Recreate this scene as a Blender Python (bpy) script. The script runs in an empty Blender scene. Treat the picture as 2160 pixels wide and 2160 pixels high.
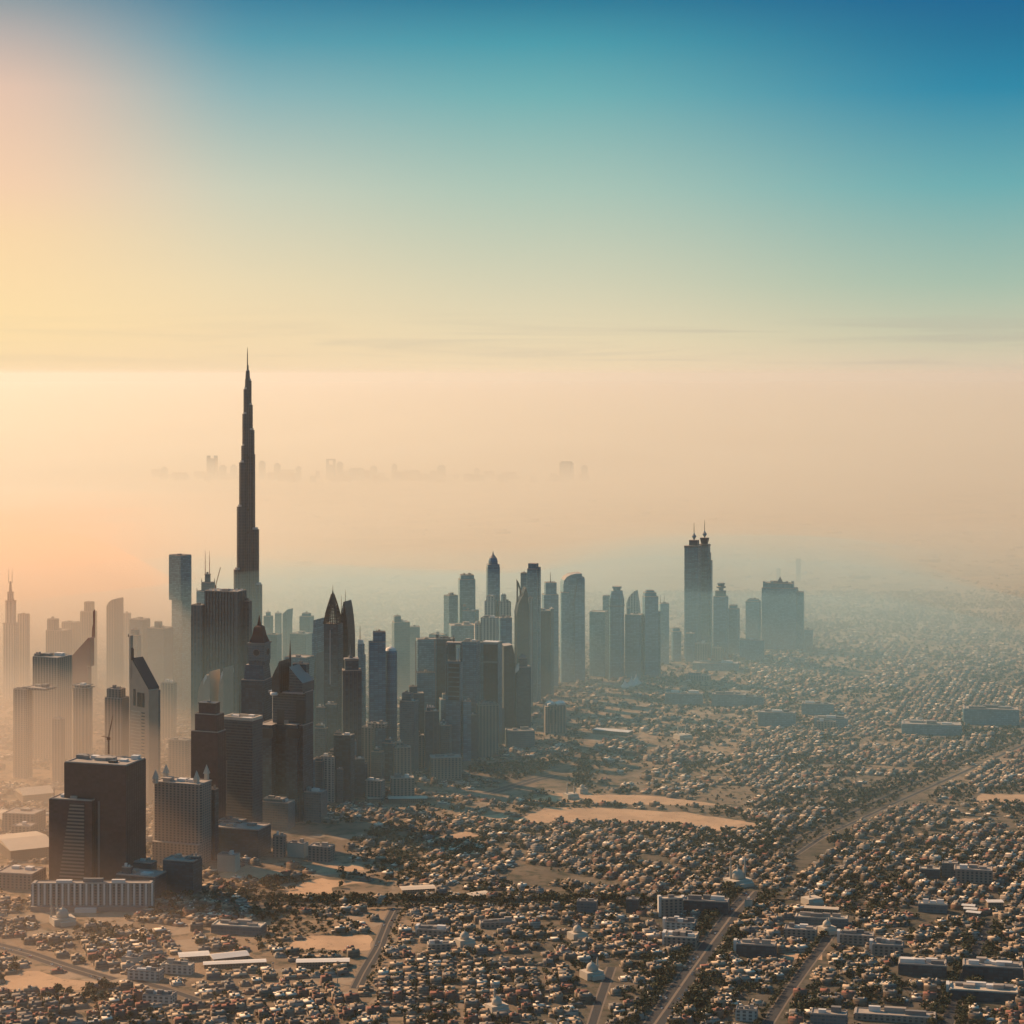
import bpy, math, random
import numpy as np
from mathutils import Vector, noise as mnoise

R = math.radians
rng = random.Random(7)
nrs = np.random.RandomState(11)
sc = bpy.context.scene
COL = sc.collection

# ------------------------------------------------------------------ camera, light, air
F = 4400.0          # focal length in photo pixels
H = 750.0           # height of the aircraft over the city
HY = 790.0          # photo row of the horizon


def depth_of(y):    # distance at which flat ground shows at photo row y
    return F * H / (y - HY)


def ground(x, y):
    d = depth_of(y)
    return Vector(((x - 1080) / F * d, d, 0.0))


cam_d = bpy.data.cameras.new('camera')
cam = bpy.data.objects.new('camera', cam_d)
COL.objects.link(cam)
cam.location = (0, 0, H)
cam.rotation_euler = (R(90), 0, 0)
cam_d.sensor_width = 36.0
cam_d.lens = F / 2160 * 36.0
cam_d.shift_y = (HY - 1080) / 2160
cam_d.clip_start = 1.0
cam_d.clip_end = 400000.0
sc.camera = cam

SUN_AZ, SUN_EL = -50.0, 31.0
s_dir = Vector((math.sin(R(SUN_AZ)) * math.cos(R(SUN_EL)), math.cos(R(SUN_AZ)) * math.cos(R(SUN_EL)), math.sin(R(SUN_EL))))
sun_d = bpy.data.lights.new('sun', 'SUN')
sun_d.energy = 5.0
sun_d.angle = R(0.6)
sun_d.color = (1.0, 0.59, 0.31)
sun = bpy.data.objects.new('sun', sun_d)
COL.objects.link(sun)
sun.rotation_euler = s_dir.to_track_quat('Z', 'Y').to_euler()

sc.view_settings.view_transform = 'Standard'
sc.view_settings.look = 'None'
sc.view_settings.exposure = 0.55
sc.view_settings.gamma = 1.0
cy = sc.cycles
cy.use_denoising = True
cy.max_bounces = 4
cy.diffuse_bounces = 2
cy.glossy_bounces = 2
cy.volume_bounces = 1
cy.transparent_max_bounces = 4
cy.sample_clamp_indirect = 4.0

HAZE_DENS, HAZE_G, HAZE_COL = 1.3e-5, 0.42, (0.88, 0.89, 0.85)
MIST_DENS, MIST_G, MIST_COL = 2.8e-4, 0.35, (0.43, 0.78, 0.88)
SMOG_DENS, SMOG_G, SMOG_COL = 5.4e-4, 0.40, (0.85, 0.85, 0.76)
GLOW_DENS, GLOW_G, GLOW_COL = 7.5e-4, 0.42, (0.95, 0.73, 0.57)


def lin(r, g, b):
    f = lambda c: c / 12.92 if c <= 0.04045 else ((c + 0.055) / 1.055) ** 2.4
    return (f(r / 255), f(g / 255), f(b / 255), 1.0)


class NT:
    """small helper to write node trees"""

    def __init__(s, tree):
        s.t = tree
        s.t.nodes.clear()

    def n(s, typ, **kw):
        nd = s.t.nodes.new(typ)
        for k, v in kw.items():
            if k.startswith('i_'):
                nd.inputs[k[2:].replace('_', ' ')].default_value = v
            else:
                setattr(nd, k, v)
        return nd

    def put(s, sock, v):
        if v is None:
            return
        if isinstance(v, (int, float)):
            try:
                sock.default_value = v
            except (TypeError, ValueError):
                sock.default_value = [v] * len(sock.default_value)
        elif isinstance(v, (tuple, list)):
            sock.default_value = tuple(v) if len(v) == len(sock.default_value) else tuple(v)[:len(sock.default_value)]
        else:
            s.t.links.new(v, sock)

    def m(s, op, a, b=None, c=None, clamp=False):
        nd = s.t.nodes.new('ShaderNodeMath')
        nd.operation = op
        nd.use_clamp = clamp
        for i, v in enumerate((a, b, c)):
            s.put(nd.inputs[i], v)
        return nd.outputs[0]

    def vm(s, op, a, b=None):
        nd = s.t.nodes.new('ShaderNodeVectorMath')
        nd.operation = op
        s.put(nd.inputs[0], a)
        s.put(nd.inputs[1], b)
        return nd.outputs['Value'] if op in ('DOT_PRODUCT', 'LENGTH') else nd.outputs[0]

    def mix(s, f, a, b, blend='MIX'):
        nd = s.t.nodes.new('ShaderNodeMix')
        nd.data_type = 'RGBA'
        nd.blend_type = blend
        s.put(nd.inputs[0], f)
        s.put(nd.inputs[6], a)
        s.put(nd.inputs[7], b)
        return nd.outputs[2]

    def rng(s, v, a, b, c=0.0, d=1.0, smooth=True):
        nd = s.t.nodes.new('ShaderNodeMapRange')
        nd.interpolation_type = 'SMOOTHSTEP' if smooth else 'LINEAR'
        for i, x in enumerate((v, a, b, c, d)):
            s.put(nd.inputs[i], x)
        return nd.outputs[0]

    def ramp(s, f, stops):
        nd = s.t.nodes.new('ShaderNodeValToRGB')
        e = nd.color_ramp.elements
        while len(e) < len(stops):
            e.new(0.5)
        for el, (p, c) in zip(e, stops):
            el.position = p
            el.color = c
        s.put(nd.inputs[0], f)
        return nd.outputs[0]

    def sep(s, v):
        nd = s.t.nodes.new('ShaderNodeSeparateXYZ')
        s.put(nd.inputs[0], v)
        return nd.outputs

    def comb(s, x, y, z):
        nd = s.t.nodes.new('ShaderNodeCombineXYZ')
        for i, v in enumerate((x, y, z)):
            s.put(nd.inputs[i], v)
        return nd.outputs[0]


# ---- sky: Nishita overhead, a hazy morning band of colour near the horizon
w = bpy.data.worlds.new('World')
sc.world = w
w.use_nodes = True
q = NT(w.node_tree)
tc = q.n('ShaderNodeTexCoord')
dx, dy, dz = q.sep(tc.outputs['Generated'])
el = q.m('MULTIPLY', q.m('ARCSINE', dz), 180 / math.pi)
az = q.m('MULTIPLY', q.m('ARCTAN2', dx, dy), 180 / math.pi)
E15 = lambda y: max(0.0, min(1.0, math.degrees(math.atan((HY - y) / F)) / 15.0))
stopsL = [(0, (243, 213, 165)), (50, (249, 219, 168)), (110, (253, 222, 168)), (290, (250, 215, 168)), (390, (246, 207, 172)), (590, (230, 196, 174)), (700, (188, 176, 170)), (790, (135, 153, 160))]
stopsK = [(0, (240, 212, 170)), (50, (243, 216, 173)), (100, (244, 218, 174)), (190, (236, 217, 178)), (390, (204, 206, 186)), (590, (142, 178, 182)), (700, (92, 155, 172)), (790, (62, 130, 158))]
stopsM = [(0, (241, 217, 178)), (80, (231, 215, 179)), (190, (211, 208, 180)), (390, (170, 196, 182)), (590, (112, 175, 178)), (700, (75, 155, 170)), (790, (48, 125, 152))]
stopsR = [(0, (220, 200, 174)), (70, (203, 200, 172)), (190, (166, 190, 172)), (390, (108, 172, 176)), (590, (46, 136, 166)), (700, (36, 116, 152)), (790, (30, 102, 146))]
mk = lambda st: q.ramp(q.m('DIVIDE', el, 15.0), [(E15(HY - a), lin(*c)) for a, c in st])
cL, cK, cM, cR = mk(stopsL), mk(stopsK), mk(stopsM), mk(stopsR)
band = q.mix(q.rng(az, -15.0, -6.5), cL, cK)
band = q.mix(q.rng(az, -10.0, 1.5), band, cM)
band = q.mix(q.rng(az, 0.0, 13.5), band, cR)
# thin streaks of high cloud close to the horizon
nz = q.n('ShaderNodeTexNoise', i_Scale=1.0, i_Detail=4.0, i_Roughness=0.55)
nz.inputs['Distortion'].default_value = 0.6
q.put(nz.inputs['Vector'], q.comb(q.m('MULTIPLY', az, 0.11), q.m('MULTIPLY', el, 2.3), 0.0))
streak = q.m('MULTIPLY', q.rng(nz.outputs[0], 0.44, 0.66), q.m('MULTIPLY', q.rng(el, 0.0, 0.5), q.rng(el, 2.0, 0.8)))
band = q.mix(q.m('MULTIPLY', streak, q.rng(az, -12.0, 8.0, 0.12, 0.42)), band, lin(176, 168, 158))
# unseen sky behind the camera, tinted teal to fill the shaded faces
aaz = q.m('ABSOLUTE', q.m('ADD', az, 22.0))
band = q.mix(q.rng(aaz, 38.0, 75.0), band, (0.030, 0.210, 0.310, 1.0))
sky = q.n('ShaderNodeTexSky')
sky.sky_type = 'NISHITA'
sky.sun_disc = False
sky.sun_elevation = R(SUN_EL)
sky.sun_rotation = R(SUN_AZ)
sky.air_density = 1.2
sky.dust_density = 1.5
bg1 = q.n('ShaderNodeBackground', i_Strength=0.07)
q.put(bg1.inputs[0], q.mix(1.0, sky.outputs[0], (0.22, 0.84, 1.02, 1), 'MULTIPLY'))
bg2 = q.n('ShaderNodeBackground', i_Strength=0.69)
q.put(bg2.inputs[0], band)
mx = q.n('ShaderNodeMixShader')
q.put(mx.inputs[0], q.rng(el, 10.3, 17.0))
q.put(mx.inputs[1], bg2.outputs[0])
q.put(mx.inputs[2], bg1.outputs[0])
out = q.n('ShaderNodeOutputWorld')
q.put(out.inputs[0], mx.outputs[0])


# ------------------------------------------------------------------ materials
def new_mat(name):
    m = bpy.data.materials.new(name)
    m.use_nodes = True
    return m, NT(m.node_tree)


def finish(q, color, rough=0.8, spec=0.3, metal=0.0):
    p = q.n('ShaderNodeBsdfPrincipled')
    q.put(p.inputs['Base Color'], color)
    q.put(p.inputs['Roughness'], rough)
    p.inputs['Specular IOR Level'].default_value = spec
    q.put(p.inputs['Metallic'], metal)
    o = q.n('ShaderNodeOutputMaterial')
    q.put(o.inputs['Surface'], p.outputs[0])


def facade(name, glass, frame, fh=4.0, fw=3.0, hf=0.35, vf=0.25, hs=0.8, vs=0.5, rough=0.35, spec=0.5, var=0.5, roof=(0.32, 0.28, 0.24), metal=0.0):
    m, q = new_mat(name)
    tc = q.n('ShaderNodeTexCoord')
    px, py, pz = q.sep(tc.outputs['Object'])
    nx, ny, nzz = q.sep(tc.outputs['Normal'])
    u = q.m('SUBTRACT', q.m('MULTIPLY', py, nx), q.m('MULTIPLY', px, ny))
    fu, fz = q.m('DIVIDE', u, fw), q.m('DIVIDE', pz, fh)
    hb = q.m('LESS_THAN', q.m('FRACT', fz), hf)
    vb = q.m('LESS_THAN', q.m('FRACT', fu), vf)
    wn = q.n('ShaderNodeTexWhiteNoise', noise_dimensions='2D')
    q.put(wn.inputs['Vector'], q.comb(q.m('FLOOR', fu), q.m('FLOOR', fz), 0.0))
    g = q.mix(1.0, (*glass, 1), q.m('ADD', 1.0 - var / 2, q.m('MULTIPLY', wn.outputs[0], var)), 'MULTIPLY')
    msk = q.m('MAXIMUM', q.m('MULTIPLY', hb, hs), q.m('MULTIPLY', vb, vs))
    col = q.mix(msk, g, (*frame, 1))
    nz = q.n('ShaderNodeTexNoise', i_Scale=0.02, i_Detail=3.0)
    q.put(nz.inputs['Vector'], tc.outputs['Object'])
    col = q.mix(1.0, col, q.m('ADD', 0.7, q.m('MULTIPLY', nz.outputs[0], 0.6)), 'MULTIPLY')
    top = q.m('GREATER_THAN', nzz, 0.6)
    col = q.mix(top, col, (*roof, 1))
    mt_ = q.m('MULTIPLY', q.m('SUBTRACT', 1.0, q.m('MAXIMUM', msk, top)), metal)
    finish(q, col, q.mix(top, q.m('ADD', rough, q.m('MULTIPLY', msk, 0.4)), 0.9), spec, mt_)
    return m


def plain(name, c, rough=0.8, spec=0.3, var=0.25, scale=0.08, metal=0.0):
    m, q = new_mat(name)
    tc = q.n('ShaderNodeTexCoord')
    nz = q.n('ShaderNodeTexNoise', i_Scale=scale, i_Detail=4.0)
    q.put(nz.inputs['Vector'], tc.outputs['Object'])
    col = q.mix(1.0, (*c, 1), q.m('ADD', 1 - var / 2, q.m('MULTIPLY', nz.outputs[0], var)), 'MULTIPLY')
    finish(q, col, rough, spec, metal)
    return m


M = {}
M['dark'] = facade('dark_glass_facade', (0.045, 0.095, 0.125), (0.035, 0.060, 0.070), metal=0.6, hs=0.5, vs=0.5, fw=6.0, vf=0.2)
M['black'] = facade('black_glass_facade', (0.030, 0.050, 0.062), (0.028, 0.030, 0.034), metal=0.5, hs=0.3, vs=0.8, fw=7.0, vf=0.3)
M['maroon'] = facade('maroon_dark_facade', (0.060, 0.038, 0.042), (0.060, 0.036, 0.036), hs=0.3, vs=0.8, fw=7.0, vf=0.3, metal=0.3)
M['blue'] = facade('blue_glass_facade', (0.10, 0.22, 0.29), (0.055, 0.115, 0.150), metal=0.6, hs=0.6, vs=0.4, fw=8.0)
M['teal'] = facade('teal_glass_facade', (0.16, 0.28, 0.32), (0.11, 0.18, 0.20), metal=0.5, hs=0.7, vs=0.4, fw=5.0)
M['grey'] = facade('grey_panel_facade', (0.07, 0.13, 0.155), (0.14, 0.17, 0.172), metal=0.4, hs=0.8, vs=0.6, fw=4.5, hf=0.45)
M['beige'] = facade('beige_concrete_facade', (0.035, 0.050, 0.055), (0.27, 0.225, 0.18), hs=0.9, vs=1.0, fw=6.5, vf=0.5, hf=0.4, rough=0.6)
M['pale'] = facade('pale_stone_facade', (0.10, 0.10, 0.095), (0.50, 0.45, 0.38), hs=0.8, vs=1.0, fw=7.0, vf=0.45, hf=0.45, rough=0.6)
M['ribbed'] = facade('vertical_ribbed_facade', (0.045, 0.085, 0.11), (0.070, 0.095, 0.105), metal=0.5, hs=0.15, vs=1.0, fw=7.5, vf=0.35)
M['louvre'] = facade('striped_louvre_facade', (0.018, 0.018, 0.020), (0.22, 0.19, 0.16), fh=5.2, hs=1.0, vs=0.0, hf=0.5, rough=0.5)
M['floors'] = facade('floor_banded_facade', (0.035, 0.07, 0.09), (0.085, 0.110, 0.118), metal=0.5, fh=4.6, hs=1.0, vs=0.1, hf=0.4)
M['silver'] = plain('silver_metal', (0.33, 0.33, 0.33), 0.35, 0.6, 0.15, metal=0.4)
M['darkmetal'] = plain('dark_metal', (0.035, 0.034, 0.034), 0.5, 0.4)
M['white'] = plain('white_panel', (0.62, 0.58, 0.52), 0.6)
M['cream'] = plain('cream_plaster', (0.52, 0.44, 0.34), 0.85, 0.2)
M['stone'] = plain('pale_tan_stone', (0.40, 0.31, 0.23), 0.7)
M['roofing'] = plain('pale_roofing', (0.36, 0.31, 0.26), 0.9, 0.1, 0.5)
M['redroof'] = plain('dark_red_roof', (0.085, 0.030, 0.026), 0.7)
M['redpanel'] = plain('red_brown_panel', (0.17, 0.010, 0.018), 0.5)
M['glassdark'] = plain('dark_window_glass', (0.035, 0.065, 0.08), 0.35, 0.5, metal=0.6)
M['shaft'] = plain('grey_concrete', (0.20, 0.19, 0.175), 0.85)
M['crane'] = plain('crane_paint', (0.16, 0.07, 0.04), 0.6)


# ------------------------------------------------------------------ mesh helpers
def mesh_obj(name, verts, faces, mats, parent=None, mi=None, smooth=False):
    me = bpy.data.meshes.new(name)
    me.from_pydata([tuple(v) for v in verts], [], faces)
    for mt in (mats if isinstance(mats, (list, tuple)) else [mats]):
        me.materials.append(mt)
    if mi is not None:
        me.polygons.foreach_set('material_index', mi)
    if smooth:
        me.polygons.foreach_set('use_smooth', [True] * len(me.polygons))
    me.update()
    o = bpy.data.objects.new(name, me)
    COL.objects.link(o)
    if parent:
        o.parent = parent
    return o


def thing(name, label, cat, loc=(0, 0, 0), rz=0.0, group=None):
    o = bpy.data.objects.new(name, None)
    o.empty_display_size = 5
    COL.objects.link(o)
    o.location = loc
    o.rotation_euler = (0, 0, rz)
    o['label'] = label
    o['category'] = cat
    if group:
        o['group'] = group
    return o


def copy_tree(o, parent=None):
    c = o.copy()
    COL.objects.link(c)
    if parent:
        c.parent = parent
    for ch in list(o.children):
        copy_tree(ch, c)
    return c


def loft(rings, close_bottom=True, close_top=True):
    """rings of equal length -> verts, faces"""
    n = len(rings[0])
    v = [p for r in rings for p in r]
    f = []
    for k in range(len(rings) - 1):
        for i in range(n):
            j = (i + 1) % n
            f.append((k * n + i, k * n + j, (k + 1) * n + j, (k + 1) * n + i))
    if close_bottom:
        f.append(tuple(range(n))[::-1])
    if close_top:
        f.append(tuple((len(rings) - 1) * n + i for i in range(n)))
    return v, f


def rect(cx, cy, w, d):
    return [(cx - w / 2, cy - d / 2), (cx + w / 2, cy - d / 2), (cx + w / 2, cy + d / 2), (cx - w / 2, cy + d / 2)]


def ribbed_rect(cx, cy, w, d, n, dep):
    """rectangle whose sides are cut into n upright ribs"""
    pts = []
    cs = rect(cx, cy, w, d)
    for a in range(4):
        p, r = Vector(cs[a]), Vector(cs[(a + 1) % 4])
        e = r - p
        inn = Vector((-e.y, e.x)).normalized() * dep
        k = max(2, round(n * e.length / max(w, d)))
        for i in range(k):
            t0, t1, t2 = i / k, (i + 0.6) / k, (i + 1) / k
            pts += [p + e * t0, p + e * t1]
            if i < k - 1:
                pts += [p + e * t1 + inn, p + e * t2 + inn]
    return [(x.x, x.y) for x in pts]


def ngon(cx, cy, rx, ry, n, ph=0.0):
    return [(cx + rx * math.cos(ph + 2 * math.pi * i / n), cy + ry * math.sin(ph + 2 * math.pi * i / n)) for i in range(n)]


def chamf(cx, cy, w, d, c):
    a, b = w / 2, d / 2
    return [(cx - a + c, cy - b), (cx + a - c, cy - b), (cx + a, cy - b + c), (cx + a, cy + b - c),
            (cx + a - c, cy + b), (cx - a + c, cy + b), (cx - a, cy + b - c), (cx - a, cy - b + c)]


class Tower:
    """one building, given by its rows and columns in the photo and turned into metres at its own distance"""

    def __init__(s, name, label, xc, yb, yaw=-24, r=0.8, cat='skyscraper', group=None):
        s.S = depth_of(yb) / F
        if -30 < yaw < 0 and 740 < xc < 1430 and int(xc) % 2 == 0:
            yaw = 9          # these stand turned towards the sun
        s.xc, s.yb, s.yaw, s.r = xc, yb, R(yaw), r
        s.o = thing(name, label, cat, ground(xc, yb), s.yaw, group)
        s.tops = []

    def k(s, r=None):
        r = s.r if r is None else r
        return math.cos(s.yaw) + r * abs(math.sin(s.yaw))

    def loc(s, x, back=0.0):
        dx = (x - s.xc) * s.S
        return (dx * math.cos(s.yaw) + back * math.sin(s.yaw), -dx * math.sin(s.yaw) + back * math.cos(s.yaw))

    def z(s, y):
        return (s.yb - y) * s.S

    def size(s, xl, xr, r=None):
        r = s.r if r is None else r
        wd = (xr - xl) * s.S / s.k(r)
        return wd, wd * r

    def prism(s, part, mat, poly, z0, z1, top=None, par=None):
        top = top or poly
        v, f = loft([[(x, y, z0) for x, y in poly], [(x, y, z1) for x, y in top]])
        return mesh_obj(part, v, f, M[mat] if isinstance(mat, str) else mat, par or s.o)

    def box(s, part, mat, xl, xr, yt, yb=None, r=None, ribs=0, cham=0.0, taper=1.0, back=0.0, cap=True, par=None):
        yb = s.yb if yb is None else yb
        cx, cyy = s.loc((xl + xr) / 2, back)
        wd, dp = s.size(xl, xr, r)
        z0, z1 = s.z(yb), s.z(yt)
        if ribs:
            p = ribbed_rect(cx, cyy, wd, dp, ribs, wd / ribs * 0.3)
        elif cham:
            p = chamf(cx, cyy, wd, dp, wd * cham)
        else:
            p = rect(cx, cyy, wd, dp)
        tp = None
        if taper != 1.0:
            tp = [(cx + (x - cx) * taper, cyy + (y - cyy) * taper) for x, y in p]
        o = s.prism(part, mat, p, z0, z1, tp, par)
        if cap and taper == 1.0 and wd > 6:
            s.tops.append((cx, cyy, wd, dp, z1))
        return o

    def roofs(s, mat='roofing', n=2):
        """parapet slab and plant rooms on each flat top"""
        for cx, cyy, wd, dp, z1 in s.tops:
            v, f = loft([[(x, y, z1 + 0.004) for x, y in rect(cx, cyy, wd * 0.98, dp * 0.98)], [(x, y, z1 + 1.6) for x, y in rect(cx, cyy, wd * 0.98, dp * 0.98)],
                         [(x, y, z1 + 1.6) for x, y in rect(cx, cyy, wd * 0.93, dp * 0.91)], [(x, y, z1 + 0.4) for x, y in rect(cx, cyy, wd * 0.93, dp * 0.91)]])
            mesh_obj('roof', v, f, M[mat], s.o)
            for i in range(n):
                a, b = wd * rng.uniform(0.14, 0.3), dp * rng.uniform(0.16, 0.35)
                x, y = cx + wd * ((i + 0.5) / n - 0.5) * 0.75, cyy + dp * rng.uniform(-0.2, 0.22)
                s.prism('plant_room', rng.choice(['shaft', 'white', 'roofing']), rect(x, y, a, b), z1 + 0.41, z1 + rng.uniform(3, 6.5))
        return s

    def lathe(s, part, mat, x, prof, n=16, back=0.0, par=None, ph=None, smooth=False):
        """prof: (half width px, row)"""
        cx, cyy = s.loc(x, back)
        rings = [[(a, b, s.z(y)) for a, b in ngon(cx, cyy, max(hw, 0.02) * s.S, max(hw, 0.02) * s.S, n, math.pi / n if ph is None else ph)] for hw, y in prof]
        v, f = loft(rings)
        return mesh_obj(part, v, f, M[mat], par or s.o, smooth=smooth)

    def mast(s, part, x, yt, yb, hw=0.7, mat='darkmetal', back=0.0):
        return s.lathe(part, mat, x, [(hw, yb), (hw * 0.8, yb + (yt - yb) * 0.6), (hw * 0.3, yt)], 6, back)

    def pyr(s, part, mat, xl, xr, yt, yb, r=None, tip=0.02, par=None):
        cx, cyy = s.loc((xl + xr) / 2)
        wd, dp = s.size(xl, xr, r)
        p = rect(cx, cyy, wd, dp)
        return s.prism(part, mat, p, s.z(yb), s.z(yt), [(cx + (x - cx) * tip, cyy + (y - cyy) * tip) for x, y in p], par)

    def front(s, part, mat, pts, dep, mid, proud=0.6, th=1.0, par=None):
        """flat piece fixed on the front face of a body dep metres deep centred on column mid"""
        sn, c = abs(math.sin(s.yaw)), math.cos(s.yaw)
        y0 = -dep / 2 - proud
        mx, my = s.loc(mid)
        fr = [(mx + ((x - mid) * s.S + (dep / 2 + proud) * sn) / c, my + y0, s.z(y)) for x, y in pts]
        v, f = loft([fr, [(x, y + th, zz) for x, y, zz in fr]])
        return mesh_obj(part, v, f, M[mat], par or s.o)

    def prof(s, part, mat, pts, dep, back=0.0, par=None):
        """front outline (photo columns and rows) with a real depth of dep metres"""
        c = math.cos(s.yaw)
        extra = dep * abs(math.sin(s.yaw))
        xs = [p[0] for p in pts]
        mid, span = (min(xs) + max(xs)) / 2, (max(xs) - min(xs)) * s.S
        k = max(0.3, (span - extra) / span) / c
        mx, my = s.loc(mid, back)
        fr = [(mx + (x - mid) * s.S * k, my - dep / 2, s.z(y)) for x, y in pts]
        bk = [(x, y + dep, zz) for x, y, zz in fr]
        v, f = loft([fr, bk])
        return mesh_obj(part, v, f, M[mat], par or s.o)

# ------------------------------------------------------------------ the tall buildings
def simple(label, mat, tiers, yb, yaw=-24, r=0.8, name='skyscraper', cat='skyscraper', group=None, roofs=True, n=2, **kw):
    """stacked-box tower: tiers = (xl, xr, row of the top[, material][, options]) from the widest part up"""
    t = Tower(name, label, (tiers[0][0] + tiers[0][1]) / 2, yb, yaw, r, cat, group)
    low = yb
    for i, tr in enumerate(tiers):
        xl, xr, yt = tr[:3]
        mt = tr[3] if len(tr) > 3 and isinstance(tr[3], str) else mat
        op = tr[-1] if isinstance(tr[-1], dict) else {}
        op = {**kw, **op}
        full = op.pop('full', False)
        t.box(op.pop('part', 'facade' if i == 0 else 'upper_tier'), mt, xl, xr, yt, yb if full else low, **op)
        if not full:
            low = yt
    if roofs:
        t.roofs(n=n)
    return t


# --- the supertall spire with its stepped wings
def supertall():
    xc, yb = 523, 1475
    t = Tower('supertall_tower', 'tallest tower, a slender dark spire rising in spiral setbacks above every other building', xc, yb, 8, 1.0)
    S = t.S
    M['burj'] = facade('fluted_steel_glass', (0.022, 0.030, 0.040), (0.10, 0.105, 0.11), fh=7.0, hs=0.25, vs=0.8, fw=5.0, vf=0.3, rough=0.3)
    # core
    t.lathe('core', 'burj', 523, [(13, yb), (12.5, 1180), (11, 1000), (9.0, 880), (6.2, 800)], 12)
    # lobes of the three wings: (angle, reach px, radius px, top row)
    lob = [(-158, 22, 10, 1200), (-158, 15, 10, 1068), (-155, 10, 10, 975), (-150, 7.0, 8.5, 940), (-150, 5.5, 7.5, 873), (-150, 4.2, 6.0, 821),
           (-28, 24, 9, 1232), (-28, 16, 9.5, 1116), (-30, 7, 9.5, 958), (-30, 7.0, 8.0, 907), (-30, 4.0, 7, 854), (-30, 3.2, 5, 803),
           (95, 22, 10, 1260), (95, 15, 10, 1150), (95, 9, 9, 1020)]
    for a, rch, rd, yt in lob:
        cx, cyy = rch * S * math.cos(R(a)), rch * S * math.sin(R(a))
        rings = [[(x, y, z) for x, y in ngon(cx, cyy, rd * S * q_, rd * S * q_, 14)] for z, q_ in ((0, 1.0), (t.z(yt), 0.97))]
        v, f = loft(rings)
        wing = mesh_obj('wing_lobe', v, f, M['burj'], t.o)
        v, f = loft([[(x, y, z) for x, y in ngon(cx, cyy, rd * S * 0.72, rd * S * 0.72, 12)] for z in (t.z(yt) + 0.004, t.z(yt) + 4.5)])
        mesh_obj('lobe_cap', v, f, M['silver'], wing)
    t.lathe('pinnacle', 'burj', 522.5, [(5.2, 800), (4.0, 782), (2.2, 780), (1.9, 770)], 12)
    t.mast('spire', 522, 733, 771, 1.35)
    for yt in (873, 958, 1068, 1116):
        t.lathe('mechanical_floor', 'darkmetal', 523, [(12.2 if yt > 900 else 8.6, yt + 9), (12.2 if yt > 900 else 8.6, yt + 4)], 14)
    return t


supertall()

# --- far left and the hazy district behind
t = Tower('skyscraper', 'pale stepped tower with twin rooftop needles at the far hazy edge of the skyline', 22, 1475, -15, 0.9)
t.box('facade', 'pale', 6, 40, 1315, cham=0.15)
t.box('upper_tier', 'pale', 11, 34, 1268, 1315, cham=0.15)
t.box('crown', 'pale', 15, 29, 1250, 1268, cham=0.2)
t.lathe('spire', 'pale', 22, [(3.6, 1250), (2.6, 1236), (1.6, 1226)], 8)
t.mast('needle', 18.5, 1198, 1230, 0.6)
t.mast('needle', 25.5, 1198, 1230, 0.6)
t.roofs()

H_ = 'faint towers fading into the haze'
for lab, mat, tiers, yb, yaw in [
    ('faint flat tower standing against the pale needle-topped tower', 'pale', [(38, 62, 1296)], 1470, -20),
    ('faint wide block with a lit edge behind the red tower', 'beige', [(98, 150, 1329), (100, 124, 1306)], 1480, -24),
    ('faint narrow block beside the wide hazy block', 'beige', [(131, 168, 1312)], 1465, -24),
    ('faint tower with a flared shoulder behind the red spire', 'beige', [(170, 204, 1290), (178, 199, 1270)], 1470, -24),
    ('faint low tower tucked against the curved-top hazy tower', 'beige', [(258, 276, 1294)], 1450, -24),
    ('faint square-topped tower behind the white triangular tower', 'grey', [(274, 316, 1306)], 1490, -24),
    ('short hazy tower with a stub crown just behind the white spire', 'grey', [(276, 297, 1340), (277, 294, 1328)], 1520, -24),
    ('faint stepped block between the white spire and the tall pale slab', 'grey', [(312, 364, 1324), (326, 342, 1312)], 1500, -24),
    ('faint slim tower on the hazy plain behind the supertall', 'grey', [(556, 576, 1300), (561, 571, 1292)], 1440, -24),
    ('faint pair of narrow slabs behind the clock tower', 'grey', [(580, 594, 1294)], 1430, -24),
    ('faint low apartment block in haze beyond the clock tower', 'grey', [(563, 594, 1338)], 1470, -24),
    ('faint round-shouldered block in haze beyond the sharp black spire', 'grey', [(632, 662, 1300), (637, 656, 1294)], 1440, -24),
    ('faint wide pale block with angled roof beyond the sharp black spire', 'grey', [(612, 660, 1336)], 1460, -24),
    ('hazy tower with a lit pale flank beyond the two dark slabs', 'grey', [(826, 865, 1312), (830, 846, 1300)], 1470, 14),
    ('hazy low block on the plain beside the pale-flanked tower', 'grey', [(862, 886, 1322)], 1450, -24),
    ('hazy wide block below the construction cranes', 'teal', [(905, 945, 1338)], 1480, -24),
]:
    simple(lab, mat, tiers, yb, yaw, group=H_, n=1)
t = Tower('skyscraper', 'faint tower with a curved sloping top between the red and white spires', 242, 1475, -20, 0.8, group=H_)
t.prof('facade', 'beige', [(227, 1475), (227, 1277), (236, 1268), (248, 1263), (258, 1261), (258, 1475)], 38)
t = Tower('skyscraper', 'faint tower with a blade-like slanted roof behind the clock tower', 607, 1440, -20, 0.8, group=H_)
t.prof('facade', 'grey', [(597, 1440), (597, 1294), (617, 1284), (614, 1310), (614, 1440)], 32)

t = Tower('skyscraper', 'tall pale slab tower with a notched lower corner, standing clear of the skyline', 380, 1495, -40, 0.8)
t.box('facade', 'teal', 362, 404, 1265, r=0.8)
t.box('upper_tier', 'teal', 356, 404, 1171, 1265, r=0.8)
t.roofs(n=1)

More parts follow.
